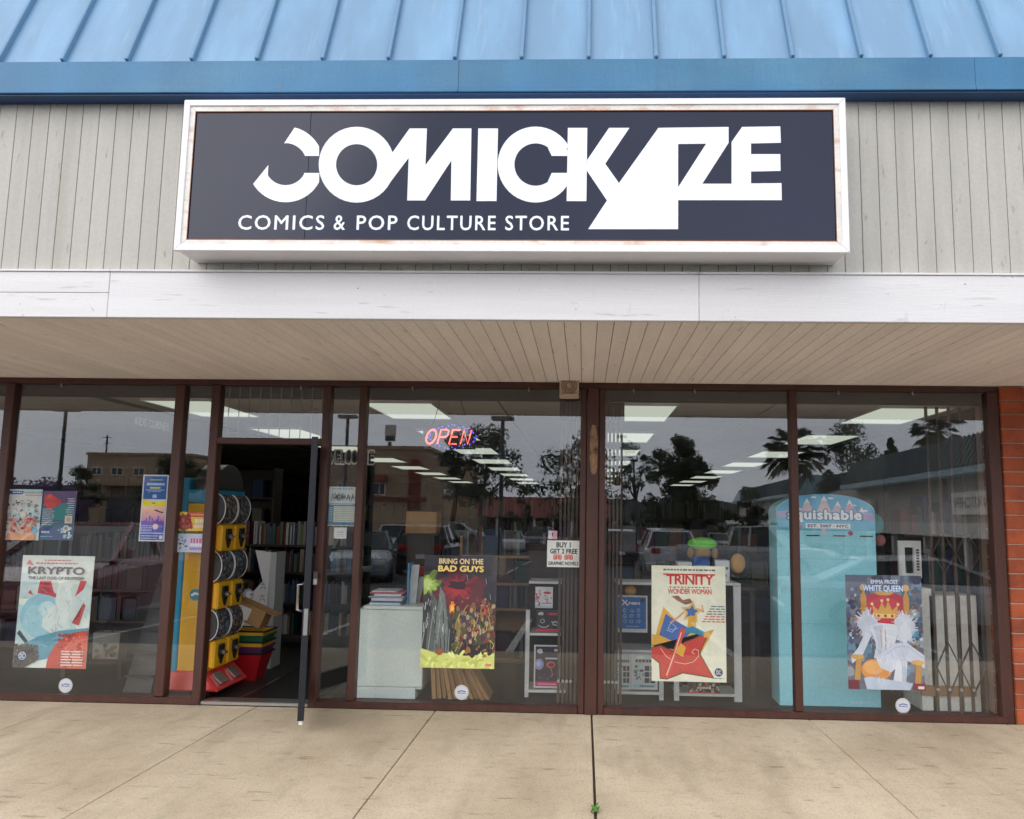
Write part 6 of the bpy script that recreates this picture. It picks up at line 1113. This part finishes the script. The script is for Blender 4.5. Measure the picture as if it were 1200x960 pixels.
part('awning', MB().hexa([(rp(433, T), yf + .1, rz(567, T)), (rp(453, T), yf + .1, rz(567, T)), (rp(453, T), yf + 1.1, rz(569, T)), (rp(433, T), yf + 1.1, rz(569, T))][::-1], [(rp(433, T), yf + .1, rz(560, T)), (rp(453, T), yf + .1, rz(560, T)), (rp(453, T), yf + 1.1, rz(567, T)), (rp(433, T), yf + 1.1, rz(567, T))][::-1]), M_RTILE, t)
ar = [(rp(478, T), rz(600, T)), (rp(492, T), rz(600, T)), (rp(492, T), rz(548, T))] + [(rp(485, T) + (rp(492, T) - rp(485, T)) * math.cos(R(a)), rz(548, T) + .55 * math.sin(R(a))) for a in range(10, 180, 14)] + [(rp(478, T), rz(548, T))]
part('arch_recess', MB().prism(ar, yf + .002, yf + .12), M_RTILE, t)
part('arcade_band', MB().box(xa, xb, yf + .002, yf + .3, rz(590, T), rz(586, T)), M_RTILE, t)
part('side_window', MB().box(xb + .002, xb + .05, yf - 14, yf - 8, rz(585, T), rz(572, T)), M_DARKW, t)
T = 112; yf = RY(T); xa, xb = rp(556, T), rp(705, T); t = thing('shop_row', 'low row of shops with a red tiled roof reflected right of the open sign', 'building', ((xa + xb) / 2, yf, gz(yf)))
part('wall', MB().box(xa, xb, yf - 12, yf, gz(yf) - .2, rz(606, T)), M_GREYW, t); part('roof', MB().prismx([(yf + 2.4, rz(607, T)), (yf - 4, rz(583, T)), (yf - 12, rz(583, T)), (yf - 12, rz(606, T) + .001)], xa - 1, xb + 1), M_RTILE, t); part('shop_windows', MB().box(xa + .5, xb - .5, yf + .002, yf + .05, gz(yf), rz(611, T)), M_DARKW, t)
for i in range(7): x = xa + (xb - xa) * (i + .3) / 7; part('post', MB().box(x, x + .3, yf + 1.9, yf + 2.2, gz(yf) - .2, rz(607, T)), M_TRIM, t)
t = thing('far_hills', '', ''); del t['label']; del t['category']; t['kind'] = 'structure'; mbx = MB(); rr = random.Random(5)
hp = [(-520, -3)]; x = -520
while x < 520: x += 26; hp.append((x, 6 + 9 * rr.random() + 6 * math.sin(x * .013)))
mbx.prism(hp + [(546, -3)], -640, -600); part('ridge', mbx, mat('hill_scrub', S(96, 100, 96), rough=0.95, var=0.2, scale=0.05), t)
# pylon sign
T = 112; y = RY(T); t = thing('pylon_sign', 'blank grey pylon sign on a tall post reflected above the mission style building', 'sign', (rp(453, T), y, gz(y))); part('post', MB().tube([(rp(453.5, T), y, gz(y)), (rp(453.5, T), y, rz(521, T))], .25, 8), M_POLE, t); part('panel', MB().box(rp(448, T), rp(460, T), y - .3, y + .3, rz(514, T), rz(501, T)), M_GREYW, t); part('panel', MB().box(rp(448.5, T), rp(459.5, T), y - .28, y + .28, rz(520, T), rz(514.5, T)), M_POLE, t)

# mall wing on the right: blue mansard roof, runs away at a slight angle
wing = thing('mall_wing', 'long wing of the mall with ribbed blue mansard roof reflected at right', 'building', (rp(1157, 46), RY(46), gz(RY(46))))
wa = Vector((rp(1175, 43), RY(43), 0)); wb = Vector((rp(862, 150), RY(150), 0)); wd_ = (wb - wa).normalized(); wn = Vector((-wd_.y, wd_.x, 0));  wn = wn if wn.x < 0 else -wn
wa = wa - wd_ * 14; Lw = (wb - wa).length
def wp(s, n, z): q = wa + wd_ * s + wn * n; return (q.x, q.y, z)
def wbox(mbx, s0, s1, n0, n1, z0, z1, mi=0): return mbx.hexa([wp(s0, n0, z0), wp(s0, n1, z0), wp(s1, n1, z0), wp(s1, n0, z0)], [wp(s0, n0, z1), wp(s0, n1, z1), wp(s1, n1, z1), wp(s1, n0, z1)], mi)
def wroof(mbx, s0, s1, z0, z1, n0, n1): return mbx.hexa([wp(s0, -6, z0), wp(s0, n0, z0), wp(s1, n0, z0), wp(s1, -6, z0)], [wp(s0, -6, z1), wp(s0, n1, z1), wp(s1, n1, z1), wp(s1, -6, z1)])
ZG, ZT = 4.2, 6.35
S_ = (wp(0, 0, 0), )
part('wall', wbox(MB(), 0, Lw, -8, -0.2, -1.3, ZG), M_GREYW, wing); part('canopy_band', wbox(MB(), 2, Lw, -0.15, 2.2, 0.75, 1.5), M_TRIM, wing); part('shop_windows', wbox(MB(), 1, Lw - 1, -0.19, -0.1, -0.9, 0.7), M_DARKW, wing)
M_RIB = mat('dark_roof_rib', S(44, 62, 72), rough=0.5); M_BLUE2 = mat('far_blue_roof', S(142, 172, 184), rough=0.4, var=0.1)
cut = [(0, 44), (44.2, 62), (62.2, Lw)]
for i, (s0, s1) in enumerate(cut):
    dn = -2.4 if i == 1 else 0.0; hz = 0.0 if i != 1 else 0.1
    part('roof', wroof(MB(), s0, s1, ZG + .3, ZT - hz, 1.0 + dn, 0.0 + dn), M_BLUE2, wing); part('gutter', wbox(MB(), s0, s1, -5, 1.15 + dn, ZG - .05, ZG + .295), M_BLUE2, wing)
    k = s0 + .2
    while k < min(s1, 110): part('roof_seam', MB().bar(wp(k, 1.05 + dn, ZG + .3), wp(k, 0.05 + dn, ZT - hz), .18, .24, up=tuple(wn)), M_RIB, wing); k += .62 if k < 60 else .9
for s in range(3, int(Lw), 6): part('post', wbox(MB(), s, s + .3, 1.7, 2.0, -1.3, .75), M_TRIM, wing)
def wsign(s0, s1, z0, z1, label, txt=None):
    q = wp((s0 + s1) / 2, .3, z0); t = thing('shop_sign', label, 'sign', q); part('panel', wbox(MB(), s0, s1, -0.15, 0.25, z0, z1), M_TRIM, t)
    if txt:
        vs, fs, _a, _b = text_geo(txt, 1.05); mbx = MB(); mg = .06 * (s1 - s0)
        # reads left to right for someone facing the wing
        mbx.add([wp(s0 + mg + (s1 - s0 - 2 * mg) * x, 0.26, z0 + (z1 - z0) * (.3 + .45 * y)) for x, y in vs], fs); part('lettering', mbx, M_BLACK, t)
    return t
# s where the view of the sign is: solve by direction
def s_at(px):
    lo, hi = 0.0, Lw
    for _ in range(50):
        m_ = (lo + hi) / 2; q = wp(m_, 0.25, 0); T_ = CD - q[1]
        if 684 + q[0] / T_ * 988 > px: lo = m_
        else: hi = m_
    return lo
sa, sb_ = s_at(1172), s_at(1105); zc = lambda py, s: rz(py, CD - wp(s, .25, 0)[1])
wsign(sa - 0.5, sb_, zc(597, sb_), zc(572, sb_), 'white sign reading ITALIAN KITCHEN on the mall wing', 'ITALIAN KITCHEN')
s0, s1 = s_at(1014), s_at(1001); wsign(s0, s1, 2.0, 3.2, 'small red and white shop sign farther along the mall wing')
s0, s1 = s_at(890), s_at(872); wsign(s0, s1, 2.0, 3.2, 'dark framed sign at the far end of the mall wing')

# ---- vehicles
M_TYRE = mat('tyre_rubber', S(24, 24, 25), rough=0.9); M_RIM = mat('alloy_rim', S(150, 150, 152), rough=0.35, metal=0.8); M_TAIL = mat('red_tail_lamp', S(170, 20, 24), rough=0.2); M_HEAD = mat('clear_head_lamp', S(200, 205, 206), rough=0.1)
def paint(c): return mat('car_paint', c, rough=0.25, coat=0.6, var=0.03)
KIND = {  # length, width, height, lower body (x, top), cabin (x, z), wheel radius
    'sedan': (4.6, 1.8, 1.45, [(-2.3, .62), (-2.25, .92), (-1.55, .98), (.75, .95), (1.6, .86), (2.2, .72), (2.3, .5)], [(-1.75, .97), (-1.05, 1.40), (.15, 1.45), (1.15, .93)], .32),
    'suv': (4.7, 1.9, 1.72, [(-2.35, .7), (-2.3, 1.1), (-1.6, 1.12), (.9, 1.08), (1.8, 1.0), (2.25, .85), (2.35, .55)], [(-2.22, 1.1), (-1.95, 1.66), (.3, 1.72), (1.2, 1.07)], .37),
    'pickup': (5.4, 1.95, 1.85, [(-2.7, .75), (-2.68, 1.15), (-.75, 1.16), (.95, 1.15), (2.4, 1.08), (2.65, .9), (2.7, .6)], [(-.75, 1.15), (-.62, 1.8), (.55, 1.85), (1.2, 1.14)], .4)}
def car(kind, label, px, T, rot, col, seed=0, name=None, zs=1.0):
    Lc, Wc, Hc, low, cab, wr = KIND[kind]; y = RY(T); x = rp(px, T); t = thing({'sedan': 'parked_car', 'suv': 'parked_suv', 'pickup': 'pickup_truck'}[kind], label, 'pickup truck' if kind == 'pickup' else 'car', (x, y, gz(y)), 'vehicles parked in front of the shop', R(rot))
    hw = Wc / 2; pm_ = paint(col); mb_ = MB(); sec = []
    for (cx_, zt_) in low:
        k = 0.86 if abs(cx_) > Lc / 2 - .12 else 1.0; h_ = hw * k
        sec.append([(cx_, -h_ * .92, .22), (cx_, -h_, .45), (cx_, -h_, zt_ * .86), (cx_, -h_ * .93, zt_), (cx_, 0, zt_ * 1.02), (cx_, h_ * .93, zt_), (cx_, h_, zt_ * .86), (cx_, h_, .45), (cx_, h_ * .92, .22)])
    n = 9; vs = [p for s in sec for p in s]; fs = []
    for i in range(len(sec) - 1):
        for j in range(n): fs.append((i * n + j, (i + 1) * n + j, (i + 1) * n + (j + 1) % n, i * n + (j + 1) % n))
    fs.append(tuple(range(n))); fs.append(tuple(reversed(range((len(sec) - 1) * n, len(sec) * n)))); mb_.add(vs, fs)
    local_part('body', mb_, pm_, t, bevel=0.02)
    (xa, za), (xb_, zb_), (xc, zc_), (xd, zd) = cab; wb_, wt = hw * .93, hw * .72
    ro = MB(); ro.hexa([(xb_, -wt, zb_ - .03), (xc, -wt, zc_ - .03), (xc, wt, zc_ - .03), (xb_, wt, zb_ - .03)], [(xb_ + .06, -wt * .94, zb_ + .015), (xc - .06, -wt * .94, zc_ + .015), (xc - .06, wt * .94, zc_ + .015), (xb_ + .06, wt * .94, zb_ + .015)])
    for sgn in (-1, 1):
        for (p, q) in (((xa, sgn * wb_, za), (xb_, sgn * wt, zb_)), ((xd, sgn * wb_, zd), (xc, sgn * wt, zc_)), (((xb_ + xc) / 2, sgn * wb_, (za + zd) / 2), ((xb_ + xc) / 2, sgn * wt, (zb_ + zc_) / 2))): ro.bar(p, q, .07, .05)
    local_part('roof', ro, pm_, t)
    gl = MB().hexa([(xa, -wb_ + .02, za - .03), (xd, -wb_ + .02, zd - .03), (xd, wb_ - .02, zd - .03), (xa, wb_ - .02, za - .03)], [(xb_, -wt + .01, zb_ - .04), (xc, -wt + .01, zc_ - .04), (xc, wt - .01, zc_ - .04), (xb_, wt - .01, zb_ - .04)]); local_part('windows', gl, M_CARGLASS, t)
    for wx in (-Lc * .29, Lc * .31):
        for sgn in (-1, 1):
            wh = local_part('wheel', MB().tube([(wx, sgn * (hw - .2), wr), (wx, sgn * (hw + .012), wr)], wr, 16), M_TYRE, t); local_part('rim', MB().tube([(wx, sgn * (hw + .0), wr), (wx, sgn * (hw + .02), wr)], wr * .62, 12), M_RIM, wh)
    zl = low[1][1] - .12
    for sgn in (-1, 1):
        local_part('tail_lamp', MB().box(-Lc / 2 - .02, -Lc / 2 + .1, sgn * hw * .62 - .16, sgn * hw * .62 + .16, zl - .12, zl + .08), M_TAIL, t, bevel=.02); local_part('headlight', MB().box(Lc / 2 - .2, Lc / 2 + .0, sgn * hw * .6 - .17, sgn * hw * .6 + .17, .55, .7), M_HEAD, t, bevel=.02)
        local_part('mirror', MB().box(cab[3][0] - .35, cab[3][0] - .2, sgn * (hw + .02) - .09, sgn * (hw + .02) + .09, low[3][1] + .02, low[3][1] + .16), pm_, t, bevel=.02)
    local_part('number_plate', MB().box(-Lc / 2 - .03, -Lc / 2 - .0, -.15, .15, .6, .75), M_WPL, t); local_part('bumper', MB().box(-Lc / 2 - .06, -Lc / 2 + .1, -hw * .88, hw * .88, .28, .48).box(Lc / 2 - .1, Lc / 2 + .05, -hw * .86, hw * .86, .25, .45), M_BLACK if kind != 'sedan' else pm_, t, bevel=.03)
    if kind == 'pickup': local_part('bed_liner', MB().box(-2.6, -.85, -hw * .8, hw * .8, 1.17, 1.19), M_BLACK, t)
    t.scale = (1, 1, zs); return t
car('sedan', 'dark maroon saloon parked nose in, reflected in the leftmost window', 106, 13.2, 86, S(128, 38, 54), zs=1.04); car('sedan', 'grey blue saloon facing the shop beside the door sidelight', 428, 26, 78, S(104, 118, 126)); car('suv', 'black utility car seen from behind above the dark poster', 506, 31, -92, S(34, 35, 40))
car('pickup', 'white pickup truck facing the shop farther back', 464, 50, 84, S(206, 208, 210)); car('suv', 'white utility car side on in the far row', 540, 84, 8, S(214, 216, 218)); car('suv', 'white utility car seen from behind left of the green soft toy', 779, 33, -90, S(206, 208, 210)); car('pickup', 'silver pickup truck parked at an angle right of the green soft toy', 884, 30, 28, S(170, 172, 176))
car('sedan', 'low silver coupe parked close to the kerb in the rightmost window', 1068, 14.5, 6, S(196, 198, 202), zs=.8); car('suv', 'dark blue utility car at the left of the cream poster window', 728, 42, -88, S(40, 44, 56)); car('sedan', 'teal grey saloon at the far left of the leftmost window', -40, 24, 70, S(60, 80, 84))
for i, (k, px, c, r) in enumerate((('sedan', 600, S(190, 192, 194), 80), ('suv', 632, S(60, 62, 66), 95), ('sedan', 745, S(150, 60, 60), 88), ('suv', 812, S(90, 94, 98), 90), ('sedan', 838, S(205, 206, 208), 92), ('pickup', 862, S(120, 122, 126), 85), ('sedan', 915, S(196, 198, 200), 80), ('suv', 960, S(50, 60, 80), 92), ('sedan', 1010, S(170, 170, 172), 88))):
    car(k, ['pale silver', 'charcoal', 'brick red', 'mid grey', 'white', 'steel grey', 'light grey', 'navy', 'dull silver'][i] + ' ' + {'sedan': 'saloon', 'suv': 'utility car', 'pickup': 'pickup'}[k] + ' in the far row of the car park', px, 62 + 4 * (i % 3), r, c, i)
